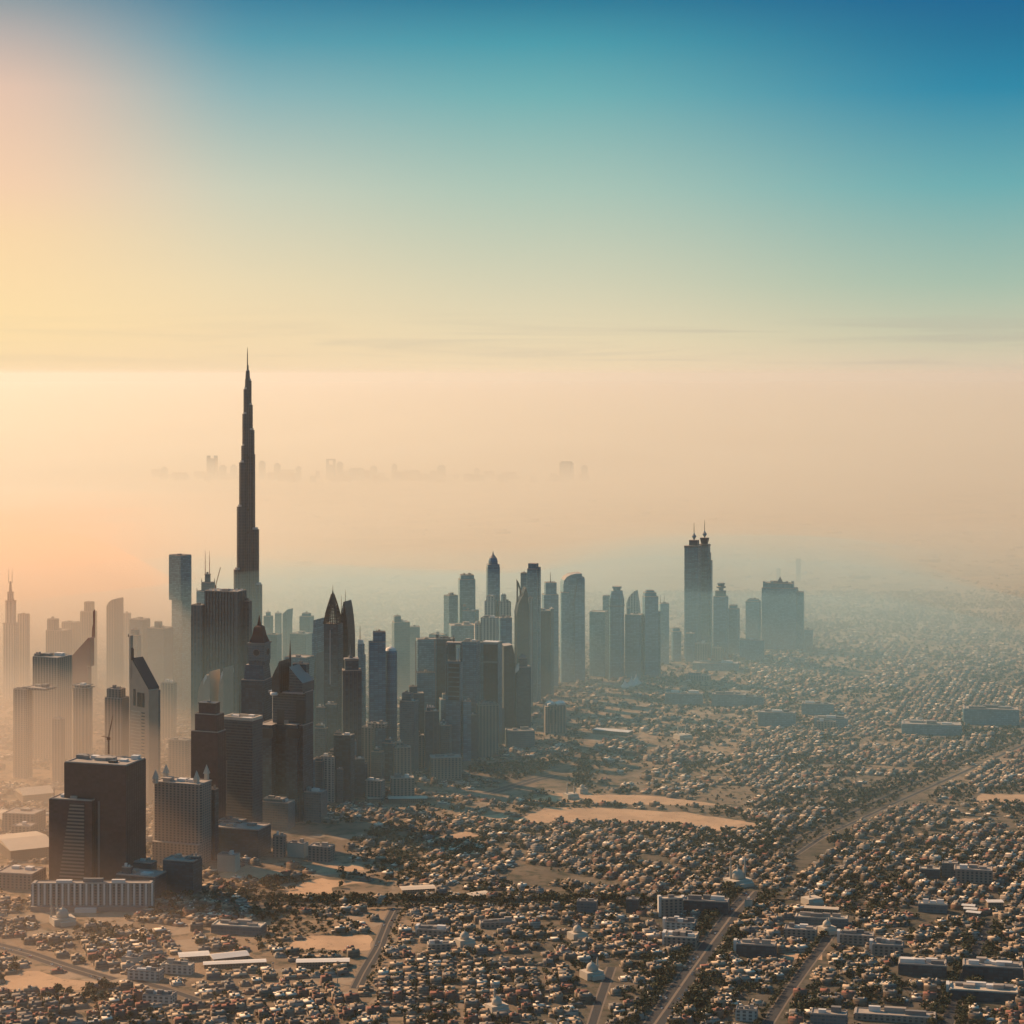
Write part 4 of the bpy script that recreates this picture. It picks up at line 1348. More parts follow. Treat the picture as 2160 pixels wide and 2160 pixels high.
mosque('large cream mosque with two tall minarets and a dome, deep among the villas', 1556, 1866, (1541, 1571), 1803, 34)
mosque('pale mosque with two tall minarets by the long open sand lot', 1204, 1684, (1196, 1211), 1650, 22, False)
mosque('domed sunlit shrine beside the two-minaret mosque at the sand lot', 1228, 1673, (1232,), 1668, 16)
mosque('sunlit mosque with two minarets just below the white-ribbed slab', 132, 1948, (108, 120), 1894, 30)
mosque('cream mosque with one minaret in the villa rows past the straight street', 980, 1994, (972,), 1970, 22)
mosque('cream mosque with one tall slim minaret in the near rows', 1048, 2134, (1043,), 2082, 22)
mosque('cream gabled mosque with one thin minaret left of the main road', 1248, 2062, (1260,), 2018, 24)
mosque('small mosque with one white minaret in the far right rows', 1712, 1906, (1708,), 1880, 24, False)
mosque('mosque with one slim bright minaret beside the twin-roofed block', 1744, 1968, (1749,), 1934, 20)
mosque('tan mosque with one minaret left of the busy-roofed corner block', 1218, 1980, (1223,), 1955, 22)
mosque('low mosque with two minarets on the far plain', 1440, 1558, (1430, 1446), 1532, 30, False)

for x, yb, yt, lab in [(334, 2072, 2036, 'tall floodlight mast beside the curved road'), (712, 2074, 2030, 'tall floodlight mast below the long bright shed'), (1131, 1902, 1873, 'floodlight mast at the far side of the tree avenue'),
                       (1445, 1647, 1622, 'thin mast near the pale field at the haze edge'), (576, 2058, 2032, 'short floodlight mast beside the bright shed yard')]:
    p = ground(x, yb)
    hgt = (yb - yt) * p.y / F
    o = thing('floodlight_mast', lab, 'mast', p, 0, 'floodlight masts')
    v, f = loft([[(a, b, z) for a, b in ngon(0, 0, r_, r_, 6)] for r_, z in ((0.55, 0), (0.3, hgt))])
    mesh_obj('pole', v, f, M['shaft'], o)
    v, f = loft([[(a, b, z) for a, b in ngon(0, 0, r_, r_, 10)] for r_, z in ((1.2, hgt + 0.01), (1.6, hgt + 1.0), (0.5, hgt + 1.4))])
    mesh_obj('lamp_ring', v, f, M['shaft'], o)

# tower crane on the big box tower
p = ground(228, 1846)
o = thing('tower_crane', 'dark red tower crane with two raised jibs on the big dark box tower', 'crane', (p.x, p.y, roof_z), 0.3)
S = p.y / F
V, Fc = [], []
for a, b in ((0, 0), (1.6, 0), (1.6, 1.6), (0, 1.6)):
    bar((a, b, 0.45), (a, b, 22), 0.3, V, Fc)
for i in range(6):
    bar((0, 0, 1 + i * 3.5), (1.6, 0, 4.5 + i * 3.5), 0.2, V, Fc)
    bar((1.6, 1.6, 1 + i * 3.5), (0, 1.6, 4.5 + i * 3.5), 0.2, V, Fc)
mesh_obj('mast_grille', V, Fc, M['crane'], o)
v, f = loft([[(a + 0.8, b + 0.8, z) for a, b in rect(0, 0, 5, 4)] for z in (22.02, 25.5)])
mesh_obj('cab', v, f, M['crane'], o)
for e in ((7, 0, 58), (-10, 0, 28)):
    V, Fc = [], []
    bar((0, 0.8, 25.52), e, 0.32, V, Fc)
    bar((1.4, 0.8, 25.52), e, 0.32, V, Fc)
    mesh_obj('jib', V, Fc, M['crane'], o)
p = ground(457, 1590)
o = thing('tower_crane', 'thin slanted crane jib behind the notched ribbed slab', 'crane', (p.x, p.y, (1590 - 1246) * p.y / F), 0.2)
S = p.y / F
V, Fc = [], []
bar((0, 30, -6), (0, 30, 8), 0.9, V, Fc)
mesh_obj('mast', V, Fc, M['crane'], o)
V, Fc = [], []
bar((0, 30, 8.02), (10 * S, 30, 46 * S), 0.7, V, Fc)
mesh_obj('jib', V, Fc, M['crane'], o)


# ------------------------------------------------------------------ villas
def boxes_to_mesh(B):
    """B: list of (cx, cy, w, d, z0, z1, rz, wall material index, roof material index) -> arrays"""
    n = len(B)
    A = np.array([b[:7] for b in B], dtype=np.float64)
    c, s = np.cos(A[:, 6]), np.sin(A[:, 6])
    sx = np.array([-.5, .5, .5, -.5] * 2)
    sy = np.array([-.5, -.5, .5, .5] * 2)
    lx = A[:, 2:3] * sx
    ly = A[:, 3:4] * sy
    X = A[:, 0:1] + lx * c[:, None] - ly * s[:, None]
    Y = A[:, 1:2] + lx * s[:, None] + ly * c[:, None]
    Z = np.where(np.arange(8) < 4, A[:, 4:5], A[:, 5:6])
    V = np.stack([X, Y, Z], -1).reshape(-1, 3)
    fc = np.array([[0, 1, 5, 4], [1, 2, 6, 5], [2, 3, 7, 6], [3, 0, 4, 7], [4, 5, 6, 7]])
    Fa = (fc[None] + (np.arange(n) * 8)[:, None, None]).reshape(-1, 4)
    mi = np.array([[b[7]] * 4 + [b[8]] for b in B]).reshape(-1)
    return V, Fa, mi


def np_mesh(name, V, Fa, mats, mi=None, parent=None):
    me = bpy.data.meshes.new(name)
    nf, k = Fa.shape
    me.vertices.add(len(V))
    me.vertices.foreach_set('co', V.astype(np.float32).ravel())
    me.loops.add(nf * k)
    me.loops.foreach_set('vertex_index', Fa.astype(np.int32).ravel())
    me.polygons.add(nf)
    me.polygons.foreach_set('loop_start', np.arange(0, nf * k, k, dtype=np.int32))
    for mt in mats:
        me.materials.append(mt)
    if mi is not None:
        me.polygons.foreach_set('material_index', mi.astype(np.int32))
    me.update(calc_edges=True)
    o = bpy.data.objects.new(name, me)
    COL.objects.link(o)
    if parent:
        o.parent = parent
    return o


def lots():
    """lots of many small neighbourhoods, each with its own street grid"""
    seeds = []
    for i in range(110):
        y = 2300 + 5000 * rng.random()
        x = rng.uniform(-1.2, 1.2) * (y * 1080 / F + 60)
        base = (14 if x < -60 else rng.choice([-7, 9, 12])) if y < 2950 else -24
        seeds.append((x, y, R(base + rng.uniform(-7, 7)), rng.uniform(13.5, 17.0), rng.uniform(12.0, 15.0), rng.choice([4, 5, 6, 8])))
    SX = np.array([q_[:2] for q_ in seeds])
    out_ = []
    for k, (sx_, sy_, th, PX, PY, run) in enumerate(seeds):
        c, s = math.cos(th), math.sin(th)
        n = int(750 / min(PX, PY))
        I, J = np.meshgrid(np.arange(-n, n), np.arange(-n, n), indexing='ij')
        u = I * PX + (I // run) * 8.0
        v = J * PY + (J // 2) * 8.5
        X = (sx_ + u * c - v * s).ravel()
        Y = (sy_ + u * s + v * c).ravel()
        ok = (Y > 2330) & (Y < 7200) & (np.abs(X) < Y * 1080 / F * 1.1 + 40)
        X, Y = X[ok], Y[ok]
        D = np.sqrt((X[:, None] - SX[None, :, 0]) ** 2 + ((Y[:, None] - SX[None, :, 1]) * 1.1) ** 2)
        o_ = np.argsort(D, axis=1)[:, :2]
        r_ = np.arange(len(X))
        keep = (o_[:, 0] == k) & (D[r_, o_[:, 1]] - D[r_, o_[:, 0]] > 14)
        out_ += [(float(x), float(y), th) for x, y in zip(X[keep], Y[keep])]
    return out_


def img(x, y, z=0.0):
    return 1080 + F * x / y, HY + F * (H - z) / y


SITES = [s_ for s_ in lots() if not blocked(s_[0], s_[1])]
houses, tree_pts = [], []
for x, y, th in SITES:
    px, py = img(x, y)
    dens = mnoise.noise((x * 0.0052, y * 0.0034, 3.1)) + 0.5 * mnoise.noise((x * 0.0016, y * 0.0012, 8.1))
    green = mnoise.noise((x * 0.006 + 40, y * 0.0042, 7.7))
    p_house = 0.92 if dens > -0.14 else 0.2
    if 1610 < py < 1770 and 780 < px < 1560:
        p_house *= 0.5
    if py > 1900 and px < 900:
        p_house = max(p_house, 0.75)
    if green > (0.30 if y < 2960 else 0.17):
        p_house *= 0.3
    lush = px > 900 and py > 1740
    if y > 4800:
        p_house *= max(0.05, 1 - (y - 4800) / 2400)
    if lush:
        p_house = max(p_house, 0.6)
    if rng.random() < p_house:
        houses.append((x + rng.uniform(-0.9, 0.9), y + rng.uniform(-0.9, 0.9), th + rng.choice([0, 0, 0, math.pi]) + rng.gauss(0, 0.015)))
        k = rng.choice([1, 2, 2, 3]) if px > 1150 and py > 1700 else rng.choice([0, 0, 1, 1, 2])
    else:
        k = rng.choice([2, 3, 4]) if lush else rng.choice([0, 0, 1, 1, 2])
    if green > (0.30 if y < 2960 else 0.17):
        k += rng.choice([2, 3, 3, 4])
    elif green > 0.0:
        k += rng.choice([0, 1, 1, 2])
    if y < 3500 and px > 700:
        k += rng.choice([0, 0, 1, 1])
    if y > 4600:
        k = min(k, 2)
    for _ in range(k):
        a = rng.uniform(0, 6.28)
        rr_ = rng.uniform(5.5, 9.5)
        tx, ty = x + rr_ * math.cos(a), y + rr_ * math.sin(a)
        if not blocked(tx, ty):
            tree_pts.append((tx, ty, rng.choice([0.4, 0.5, 0.6, 0.75, 0.9, 1.2])))
# trees along the avenue, the boulevard and around the lots
def tree_line(pts, off, step, jit, s0, s1):
    for (xa, ya), (xb, yb_) in zip(pts, pts[1:]):
        a, b = ground(xa, ya), ground(xb, yb_)
        e = (b - a).normalized()
        nn = Vector((-e.y, e.x, 0))
        k = int((b - a).length / step)
        for i in range(k):
            p = a.lerp(b, (i + rng.random() * 0.6) / max(k, 1)) + nn * (off + rng.uniform(-jit, jit))
            tree_pts.append((p.x, p.y, rng.uniform(s0, s1)))


for off in (18, 26, 35, -17):
    tree_line([(560, 1911), (900, 1910), (1180, 1909), (1500, 1908)], off, 7.5, 4, 0.9, 1.6)
for off in (8, 16, 25, 33, 42, 52, -9, -18):
    tree_line([(1640, 1800), (1700, 1760), (1850, 1690), (2000, 1622), (2180, 1548)], off, 15, 6, 0.6, 1.2)
for off in (19, 25, 32, -19, -25, -33):
    tree_line([(1360, 2190), (1402, 2130), (1450, 2060), (1500, 1990), (1548, 1925), (1590, 1880)], off, 10, 4, 0.8, 1.4)
for off in (11, 17, -11, -18):
    tree_line([(1985, 2190), (2030, 2080), (2058, 2010), (2090, 1945)], off, 10, 4, 0.8, 1.4)
tree_line([(1600, 2190), (1650, 2110), (1700, 2040), (1760, 1960)], 10, 9, 3, 0.7, 1.2)
tree_line(ROADS[0][1], -12, 11, 3, 0.6, 1.0)
for cx_, cy_, rad, k in [(215, 1990, 26, 16), (305, 1985, 20, 10), (205, 2098, 34, 26), (120, 2108, 30, 18), (20, 2058, 24, 10), (345, 2058, 16, 8), (235, 2062, 22, 10), (700, 2045, 22, 10), (575, 1870, 20, 9), (655, 1880, 14, 6),
                         (720, 1866, 14, 6), (400, 1900, 60, 40), (520, 1895, 70, 34), (1230, 2060, 30, 14), (1385, 2045, 40, 30), (1545, 1985, 26, 20), (1460, 2120, 50, 40), (1660, 1780, 60, 40), (1760, 1765, 40, 26),
                         (1700, 2105, 60, 40), (1850, 2085, 60, 30), (1290, 1690, 36, 14), (1330, 1672, 20, 8), (1190, 1690, 10, 4), (830, 1812, 34, 16), (1020, 1890, 30, 12), (880, 1842, 20, 6), (1500, 1850, 60, 26)]:
    c_ = ground(cx_, cy_)
    for _ in range(k):
        a, r_ = rng.uniform(0, 6.28), rad * math.sqrt(rng.random()) * c_.y / F * 1.0
        tx, ty = c_.x + r_ * math.cos(a), c_.y + 2.5 * r_ * math.sin(a)
        if not blocked(tx, ty):
            tree_pts.append((tx, ty, rng.uniform(0.8, 1.7)))

# nearest ones are things of their own, the rest one mass
MARKS = [('straight street', ground(790, 2010)), ('walled sand lot', ground(690, 1990)), ('main road', ground(1440, 2075)), ('curved highway', ground(130, 2040)), ('busy-roofed corner block', ground(1438, 1992)),
         ('ladder-edged dark block', ground(1946, 2050)), ('stepped terrace block', ground(2075, 2100)), ('long pale-roofed hall', ground(1888, 2150)), ('open-frame building', ground(1748, 2164)), ('slim-minaret mosque', ground(1048, 2134)),
         ('gabled mosque', ground(1248, 2062)), ('tent yard', ground(460, 2028)), ('balconied pale block', ground(337, 2112)), ('two-wing sunlit block', ground(307, 2064)), ('bright long shed', ground(680, 2038)), ('brown-trimmed office', ground(1575, 2150))]
ORD = ['first', 'second', 'third', 'fourth', 'fifth', 'sixth', 'seventh', 'eighth', 'ninth', 'tenth', 'eleventh', 'twelfth', 'thirteenth', 'fourteenth', 'fifteenth', 'sixteenth', 'seventeenth', 'eighteenth', 'nineteenth', 'twentieth',
       'twenty-first', 'twenty-second', 'twenty-third', 'twenty-fourth', 'twenty-fifth', 'twenty-sixth', 'twenty-seventh', 'twenty-eighth', 'twenty-ninth', 'thirtieth']
pending = []


def place_label(o, desc, x, y):
    pending.append((o, desc, x, y))


def write_labels():
    """description, the nearest landmark, the side of it and its place in the order going out from that landmark"""
    sets = {}
    for o, desc, x, y in pending:
        nm, p = min(MARKS, key=lambda m_: (m_[1].x - x) ** 2 + ((m_[1].y - y) * 0.6) ** 2)
        ddx, ddy = x - p.x, y - p.y
        side = ('right of' if ddx > 0 else 'left of') if abs(ddx) > abs(ddy) else ('beyond' if ddy > 0 else 'in front of')
        sets.setdefault((desc, nm, side), []).append((math.hypot(ddx, ddy), o))
    for (desc, nm, side), L in sets.items():
        L.sort(key=lambda e_: e_[0])
        for i, (_, o) in enumerate(L):
            o['label'] = f'{desc} {side} the {nm}' + (f', {ORD[min(i, 29)]} out' if len(L) > 1 else '')
    pending.clear()


def inframe(x, y, pad=6):
    px, py = img(x, y)
    return -pad < px < 2160 + pad and py < 2160 + 12


def nearest_split(lst, n):
    idx = sorted(range(len(lst)), key=lambda i: (not inframe(lst[i][0], lst[i][1]), lst[i][1]))
    near = [lst[i] for i in idx[:n]]
    return near, [lst[i] for i in idx[n:]]


def house_boxes(r):
    """boxes of one villa around the origin: (part, box)"""
    w_, d_ = r.uniform(10.5, 17.5), r.uniform(8, 13)
    h_ = r.choice([3.2, 3.2, 3.2, 3.2, 3.2, 5.8, 5.8, 6.2, 8.6])
    wm = r.choice([0, 0, 0, 1, 2, 2, 2, 3, 4])
    rm = r.choice([0, 0, 0, 1, 2, 2, 2, 2, 3, 3, 3, 4]) if r.random() < 0.8 else wm
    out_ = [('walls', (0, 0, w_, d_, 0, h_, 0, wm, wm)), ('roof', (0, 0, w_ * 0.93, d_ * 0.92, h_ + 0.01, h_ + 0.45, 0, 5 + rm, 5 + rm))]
    a, b = r.uniform(2.6, 4.5), r.uniform(2.6, 4)
    hx, hy = r.uniform(-0.3, 0.3) * w_, r.uniform(-0.3, 0.3) * d_
    out_.append(('roof_hut', (hx, hy, a, b, h_ + 0.46, h_ + r.uniform(2.6, 3.4), 0, wm, 5 + rm)))
    if r.random() < 0.65:
        s_ = r.choice([-1, 1])
        ww = r.uniform(4, 6)
        out_.append(('wing', (s_ * (w_ / 2 + ww / 2 + 0.01), r.uniform(-2, 2), ww, d_ * r.uniform(0.4, 0.75), 0, h_ * r.uniform(0.4, 0.62), 0, wm, 5 + rm)))
    if r.random() < 0.5:
        out_.append(('water_tank', (-hx, -hy * 0.9 + 0.5, 1.7, 1.7, h_ + 0.46, h_ + 2.1, 0, 6, 6)))
    return out_, (['cream', 'white', 'tan', 'grey', 'rose'][wm], h_, wm, rm)


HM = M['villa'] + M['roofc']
near_h, far_h = nearest_split(houses, 300)
protos = []
for v_ in range(22):
    bx, info = house_boxes(rng)
    if rng.random() < 0.6:
        bx.append(('garden_wall', None))
    protos.append((bx, info))
meshes = {}


def proto_tree(v_):
    """first villa of each kind, with parts"""
    bx, info = protos[v_]
    root = thing('villa', '', 'house')
    for part, b in bx:
        if b is None:
            wv, wf = loft([[(x, y, z) for x, y in rect(0, 0, 17, 17)] for z in (0, 2.3)], False, False)
            k = len(wv)
            wv2, wf2 = loft([[(x, y, z) for x, y in rect(0, 0, 16.5, 16.5)] for z in (0, 2.3)], False, False)
            rim = [(4 + i, 4 + (i + 1) % 4, k + 4 + (i + 1) % 4, k + 4 + i) for i in range(4)]
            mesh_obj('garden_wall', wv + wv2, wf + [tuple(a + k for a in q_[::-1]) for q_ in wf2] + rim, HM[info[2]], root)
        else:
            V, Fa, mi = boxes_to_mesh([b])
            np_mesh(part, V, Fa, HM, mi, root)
    return root


roots = {}
for x, y, th in near_h:
    v_ = rng.randrange(len(protos))
    if v_ not in roots:
        o = roots[v_] = proto_tree(v_)
    else:
        o = copy_tree(roots[v_])
    bx, info = protos[v_]
    o.location = (x, y, 0)
    o.rotation_euler = (0, 0, th)
    st = {3.2: 'single-storey', 5.8: 'two-storey', 6.2: 'two-storey', 8.6: 'three-storey'}[info[1]]
    roofn = ['cream', 'white', 'tan', 'grey', 'red'][info[3]]
    place_label(o, f'{info[0]} {st} villa with {roofn} roof', x, y)
    o['group'] = 'villas in the near rows'

B = []
for x, y, th in far_h:
    bx, info = house_boxes(rng)
    c, s = math.cos(th), math.sin(th)
    far = y > 3900
    for part, b in bx:
        if b is None or (far and part in ('water_tank',)):
            continue
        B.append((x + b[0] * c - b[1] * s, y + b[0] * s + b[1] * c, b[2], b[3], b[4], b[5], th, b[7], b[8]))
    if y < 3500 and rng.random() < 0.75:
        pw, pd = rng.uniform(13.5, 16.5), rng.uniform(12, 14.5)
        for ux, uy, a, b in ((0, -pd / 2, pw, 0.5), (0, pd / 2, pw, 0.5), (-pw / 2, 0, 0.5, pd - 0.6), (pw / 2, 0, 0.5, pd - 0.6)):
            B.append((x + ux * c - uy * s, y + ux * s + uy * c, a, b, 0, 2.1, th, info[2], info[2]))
for _ in range(3000):     # the plain beyond
    y = 7000 + 12000 * rng.random() ** 1.5
    x = rng.uniform(-1.1, 1.1) * y * 1080 / F
    if mnoise.noise((x * 0.0009, y * 0.0006, 1.3)) < -0.12 or blocked(x, y):
        continue
    big_ = rng.random() < 0.03
    a = rng.uniform(35, 70) if big_ else rng.uniform(12, 26)
    B.append((x, y, a, rng.uniform(0.3, 1.0) * a, 0, rng.uniform(7, 12) if big_ else rng.uniform(3, 6), R(-27) + rng.choice([0, 1.57]), rng.choice([2, 3]), 5 + rng.choice([0, 2, 2, 3, 3])))
for _ in range(70):       # low roofs that run between the far ghostly towers
    c_ = ground(rng.uniform(330, 1250), rng.uniform(1006, 1018))
    B.append((c_.x, c_.y, rng.uniform(30, 110), 40, 0, rng.uniform(15, 60), 0.1, 3, 8))
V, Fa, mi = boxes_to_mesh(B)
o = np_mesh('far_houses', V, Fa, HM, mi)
o['kind'] = 'stuff'
o['label'] = 'endless low flat-roofed houses of the districts stretching into the haze'
o['category'] = 'houses'


# ------------------------------------------------------------------ trees
def leaf_mat():
    m, q = new_mat('dusty_foliage')
    tc = q.n('ShaderNodeTexCoord')
    gi = q.n('ShaderNodeNewGeometry')
    nz = q.n('ShaderNodeTexNoise', i_Scale=0.06, i_Detail=2.0)
    q.put(nz.inputs['Vector'], gi.outputs['Position'])
    c = q.mix(q.rng(nz.outputs[0], 0.35, 0.65), (0.030, 0.038, 0.020, 1), (0.075, 0.075, 0.036, 1))
    finish(q, c, 0.8, 0.15)
    return m


M['leaf'] = leaf_mat()
M['bark'] = plain('bark', (0.10, 0.075, 0.05), 0.9, 0.1)


def crown(n, r, size):
    """leaf clumps scattered through a lumpy volume: (n*4,3) verts, (n,4) faces, unit tree about 8 m tall"""
    lumps = [(r.normal(0, 1.5), r.normal(0, 1.5), r.uniform(4.2, 6.6), r.uniform(1.4, 2.6)) for _ in range(6)]
    V = []
    for i in range(n):
        lx, ly, lz, lr = lumps[r.randint(6)]
        d = r.normal(size=3)
        d /= np.linalg.norm(d)
        p = np.array([lx, ly, lz]) + d * lr * (0.55 + 0.5 * r.random_sample())
        p[2] = max(p[2], 2.2)
        a = r.normal(size=3)
        a /= np.linalg.norm(a)
        b = np.cross(a, d + 0.3 * r.normal(size=3))
        b /= np.linalg.norm(b) + 1e-6
        s_ = size * r.uniform(0.6, 1.3)
        V += [p - a * s_, p + b * s_ * 0.8, p + a * s_, p - b * s_ * 0.8]
    return np.array(V), np.arange(n * 4).reshape(-1, 4)


def trunk_mesh():
    v, f = loft([[(a + sx_, b + sy_, z) for a, b in ngon(0, 0, r_, r_, 6)] for r_, z, sx_, sy_ in ((0.34, 0, 0, 0), (0.24, 1.6, 0.1, 0), (0.2, 3.2, 0.2, 0.15), (0.08, 5.6, 0.1, 0.4))])
    for e in ((1.5, 0.4, 4.8), (-1.3, 0.9, 5.0), (0.2, -1.5, 4.7)):
        vv, ff = [], []
        bar((0.1, 0.05, 2.2), e, 0.09, vv, ff)
        k = len(v)
        v += [tuple(p) for p in vv]
        f += [tuple(a + k for a in q_) for q_ in ff]
    return v, f


tv, tf = trunk_mesh()
near_t, far_t = nearest_split(tree_pts, 300)
troots = []
for i in range(8):
    root = thing('tree', '', 'tree')
    V, Fa = crown(190, nrs, 0.62)
    np_mesh('crown', V, Fa, [M['leaf']], None, root)
    mesh_obj('trunk', tv, tf, M['bark'], root)
    troots.append(root)
for i, (x, y, s_) in enumerate(near_t):
    o = troots[i] if i < 8 else copy_tree(troots[rng.randrange(8)])
    o.location = (x, y, 0)
    o.rotation_euler = (0, 0, rng.uniform(0, 6.28))
    o.scale = (s_ * rng.uniform(0.9, 1.25), s_ * rng.uniform(0.9, 1.25), s_ * rng.uniform(0.85, 1.1))
    place_label(o, ('small' if s_ < 0.8 else 'large' if s_ > 1.25 else 'mid-sized') + ' dark bushy tree', x, y)
    o['group'] = 'trees among the near villas'
VV, FF, k = [], [], 0
cr = [crown(46, nrs, 1.25) for _ in range(10)]
cr2 = [crown(20, nrs, 1.9) for _ in range(6)]
for x, y, s_ in far_t:
    V, Fa = cr[rng.randrange(10)] if y < 3600 else cr2[rng.randrange(6)]
    a = rng.uniform(0, 6.28)
    c, s = math.cos(a), math.sin(a)
    W = np.stack([x + (V[:, 0] * c - V[:, 1] * s) * s_ * 1.1, y + (V[:, 0] * s + V[:, 1] * c) * s_ * 1.1, (V[:, 2] - 1.4) * s_], -1)
    VV.append(W)
    FF.append(Fa + k)
    k += len(W)
o = np_mesh('far_trees', np.concatenate(VV), np.concatenate(FF), [M['leaf']])
o['kind'] = 'stuff'
o['label'] = 'dark street and garden trees scattered through the districts'
o['category'] = 'trees'

# ------------------------------------------------------------------ cars on the main road
M['paint'] = [plain('car_paint_' + n_, c, 0.3, 0.6, 0.05) for n_, c in (('white', (0.7, 0.7, 0.68)), ('silver', (0.4, 0.4, 0.4)), ('black', (0.03, 0.03, 0.03)), ('red', (0.35, 0.04, 0.03)))]
M['tyre'] = plain('tyre_rubber', (0.02, 0.02, 0.02), 0.9)


def car(ci):
    o = thing('car', '', 'car')
    sect = [(-2.25, .45, .85), (-2.2, .4, 1.0), (-0.9, .35, 1.02), (1.2, .35, 1.0), (2.15, .4, .85), (2.25, .5, .7)]
    rings = [[(-.88, x, z0), (.88, x, z0), (.92, x, z1 * .8), (.82, x, z1), (-.82, x, z1), (-.92, x, z1 * .8)] for x, z0, z1 in sect]
    v, f = loft(rings)
    mesh_obj('body', v, f, M['paint'][ci], o)
    v, f = loft([[(x, y, 1.0) for x, y in rect(0, -0.5, 1.56, 3.0)], [(x, y, 1.48) for x, y in rect(0, -0.6, 1.3, 1.8)]])
    mesh_obj('cabin', v, f, M['glassdark'], o)
    for sx_ in (-.8, .8):
        for sy_ in (-1.4, 1.4):
            v, f = loft([[(sx_ + dx_, sy_ + a, 0.33 + b) for a, b in ngon(0, 0, 0.33, 0.33, 10)] for dx_ in (-.12, .12)])
            mesh_obj('wheel', v, f, M['tyre'], o)
    return o


cars = [car(i) for i in range(4)]
first = [True] * 4
for ri, nm_, cnt, offs in ((1, 'main road', 30, (4, 7, 9.5)), (2, 'curved highway', 12, (4, 7)), (6, 'tree-lined street', 9, (2.2, 5)), (0, 'straight street', 6, (2.4, 5))):
    RP = [ground(x, y) for x, y in ROADS[ri][1]]
    for i in range(cnt):
        k = rng.randrange(0, len(RP) - 1)
        a, b = RP[k], RP[k + 1]
        p = a.lerp(b, rng.random())
        if not inframe(p.x, p.y, -8) or img(p.x, p.y)[1] > 2150:
            p = RP[2].lerp(RP[3], rng.random())
        e = (b - a).normalized()
        sd = rng.choice([-1, 1])
        p = p + Vector((-e.y, e.x, 0)) * sd * rng.choice(offs)
        ci = rng.choice([0, 0, 0, 1, 2, 3])
        o = cars[ci] if first[ci] else copy_tree(cars[ci])
        first[ci] = False
        o.location = (p.x, p.y, 0.1)
        o.rotation_euler = (0, 0, math.atan2(e.y, e.x) - math.pi / 2 + (math.pi if sd > 0 else 0))
        place_label(o, f"{['white', 'silver', 'black', 'red'][ci]} car on the {nm_}", p.x, p.y)
        o['group'] = 'cars on the roads'
for i in range(4):
    if first[i]:
        for ch in list(cars[i].children):
            bpy.data.objects.remove(ch)
        bpy.data.objects.remove(cars[i])


write_labels()


# ------------------------------------------------------------------ air
def air(name, dens, col, g):
    m = bpy.data.materials.new(name)
    m.use_nodes = True
    q = NT(m.node_tree)
    v = q.n('ShaderNodeVolumePrincipled')
    v.inputs['Color'].default_value = (*col, 1)
    v.inputs['Density'].default_value = dens
    v.inputs['Anisotropy'].default_value = g
    o = q.n('ShaderNodeOutputMaterial')
    q.put(o.inputs['Volume'], v.outputs[0])
    m.cycles.homogeneous_volume = True
    return m


v, f = loft([[(x, y, z) for x, y in ((-95000, -3000), (95000, -3000), (95000, 170000), (-95000, 170000))] for z in (-1.0, 860.0)])
o = mesh_obj('haze', v, f, air('warm_haze', HAZE_DENS, HAZE_COL, HAZE_G))
o['kind'] = 'stuff'
o['label'] = 'thin warm morning haze filling the air over the whole city'

# the low bank of smog that lies between the towers: thin over the near villas, thick along the skyline
xs = np.concatenate([-np.geomspace(60000, 1400, 24), np.linspace(-1300, 1500, 29), np.geomspace(1800, 60000, 9)])
ys = np.concatenate([[2350, 2500], np.linspace(2700, 6500, 39), np.geomspace(7000, 159900, 16)])


def smooth01(v):
    v = max(0.0, min(1.0, v))
    return v * v * (3 - 2 * v)


def mist_top(x, y):         # cool bank along the skyline, fading out again beyond it
    px, py = img(x, max(y, 2300))
    belt = smooth01((1895 - py) / 340.0) * max(0.0, min(1.0, 1 - (y - 4500 - 900 * smooth01((px - 1050) / 350.0)) / 4800.0)) * (1 - 0.5 * smooth01((px - 1720) / 700.0))
    return (12 + 318 * belt) * (0.85 + 0.35 * mnoise.noise((x * 0.0011, y * 0.0011, 9.2)))


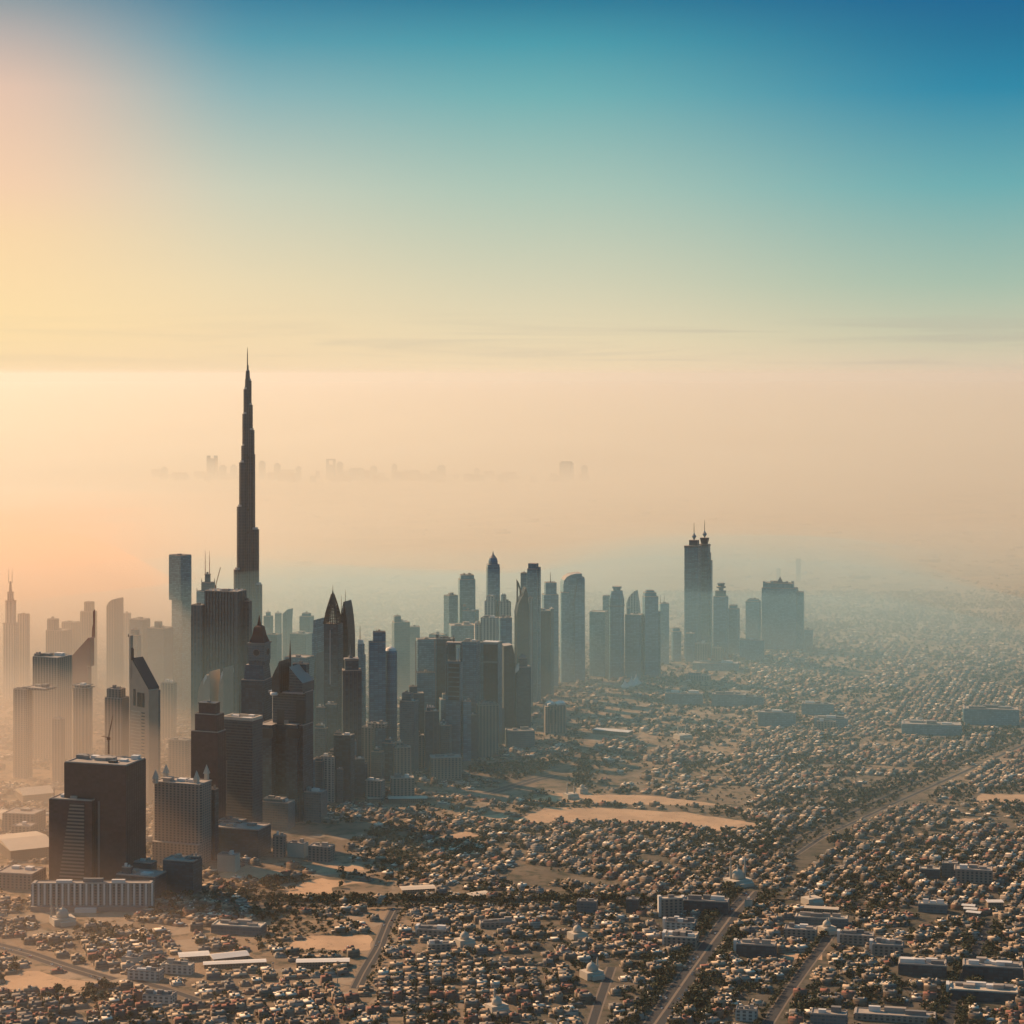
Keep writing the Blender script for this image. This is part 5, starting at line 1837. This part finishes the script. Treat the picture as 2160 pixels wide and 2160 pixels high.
def smog_top(x, y):         # warm smog over the far plain
    px, py = img(x, max(y, 2300))
    return (1.5 + 260 * smooth01((1565 - 95 * smooth01((px - 1050) / 500.0) - py) / 220.0)) * (0.9 + 0.2 * mnoise.noise((x * 0.0007, y * 0.0007, 2.2)))


def glow_top(x, y):         # added haze, tinted orange for the warm glow on the sunward side
    px, py = img(x, max(y, 2300))
    side = smooth01((760 - px) / 640.0) * max(0.0, min(1.0, 1 - (y - 4600) / 9500.0)) * (0.76 * smooth01((1960 - py) / 220.0) + 0.24 * smooth01((2260 - py) / 260.0))
    return (1.2 + (215 + 190 * smooth01((1600 - py) / 60.0)) * side) * (0.9 + 0.2 * mnoise.noise((x * 0.0007, y * 0.0007, 4.2)))


def bank(name, label, top, mat):
    nx_, ny_ = len(xs), len(ys)
    n_ = nx_ * ny_
    V = [(x, y, top(x, y)) for y in ys for x in xs] + [(x, y, -0.6) for y in ys for x in xs]
    Fc = []
    for j in range(ny_ - 1):
        for i in range(nx_ - 1):
            a = j * nx_ + i
            Fc.append((a, a + 1, a + nx_ + 1, a + nx_))
            Fc.append((n_ + a, n_ + a + nx_, n_ + a + nx_ + 1, n_ + a + 1))
    for i in range(nx_ - 1):
        Fc.append((i, n_ + i, n_ + i + 1, i + 1))
        a = (ny_ - 1) * nx_ + i
        Fc.append((a, a + 1, n_ + a + 1, n_ + a))
    for j in range(ny_ - 1):
        a = j * nx_
        Fc.append((a, a + nx_, n_ + a + nx_, n_ + a))
        a = j * nx_ + nx_ - 1
        Fc.append((a, n_ + a, n_ + a + nx_, a + nx_))
    o = mesh_obj(name, V, Fc, mat)
    o['kind'] = 'stuff'
    o['label'] = label


bank('mist', 'low bank of pale cool mist lying between the towers', mist_top, air('low_mist', MIST_DENS, MIST_COL, MIST_G))
bank('glow_haze', 'added orange-tinted haze standing for the sun glow over the sunward towers', glow_top, air('orange_glow_haze', GLOW_DENS, GLOW_COL, GLOW_G))
bank('smog', 'warm pale smog over the far plain', smog_top, air('warm_smog', SMOG_DENS, SMOG_COL, SMOG_G))
print('houses', len(houses), 'trees', len(tree_pts))
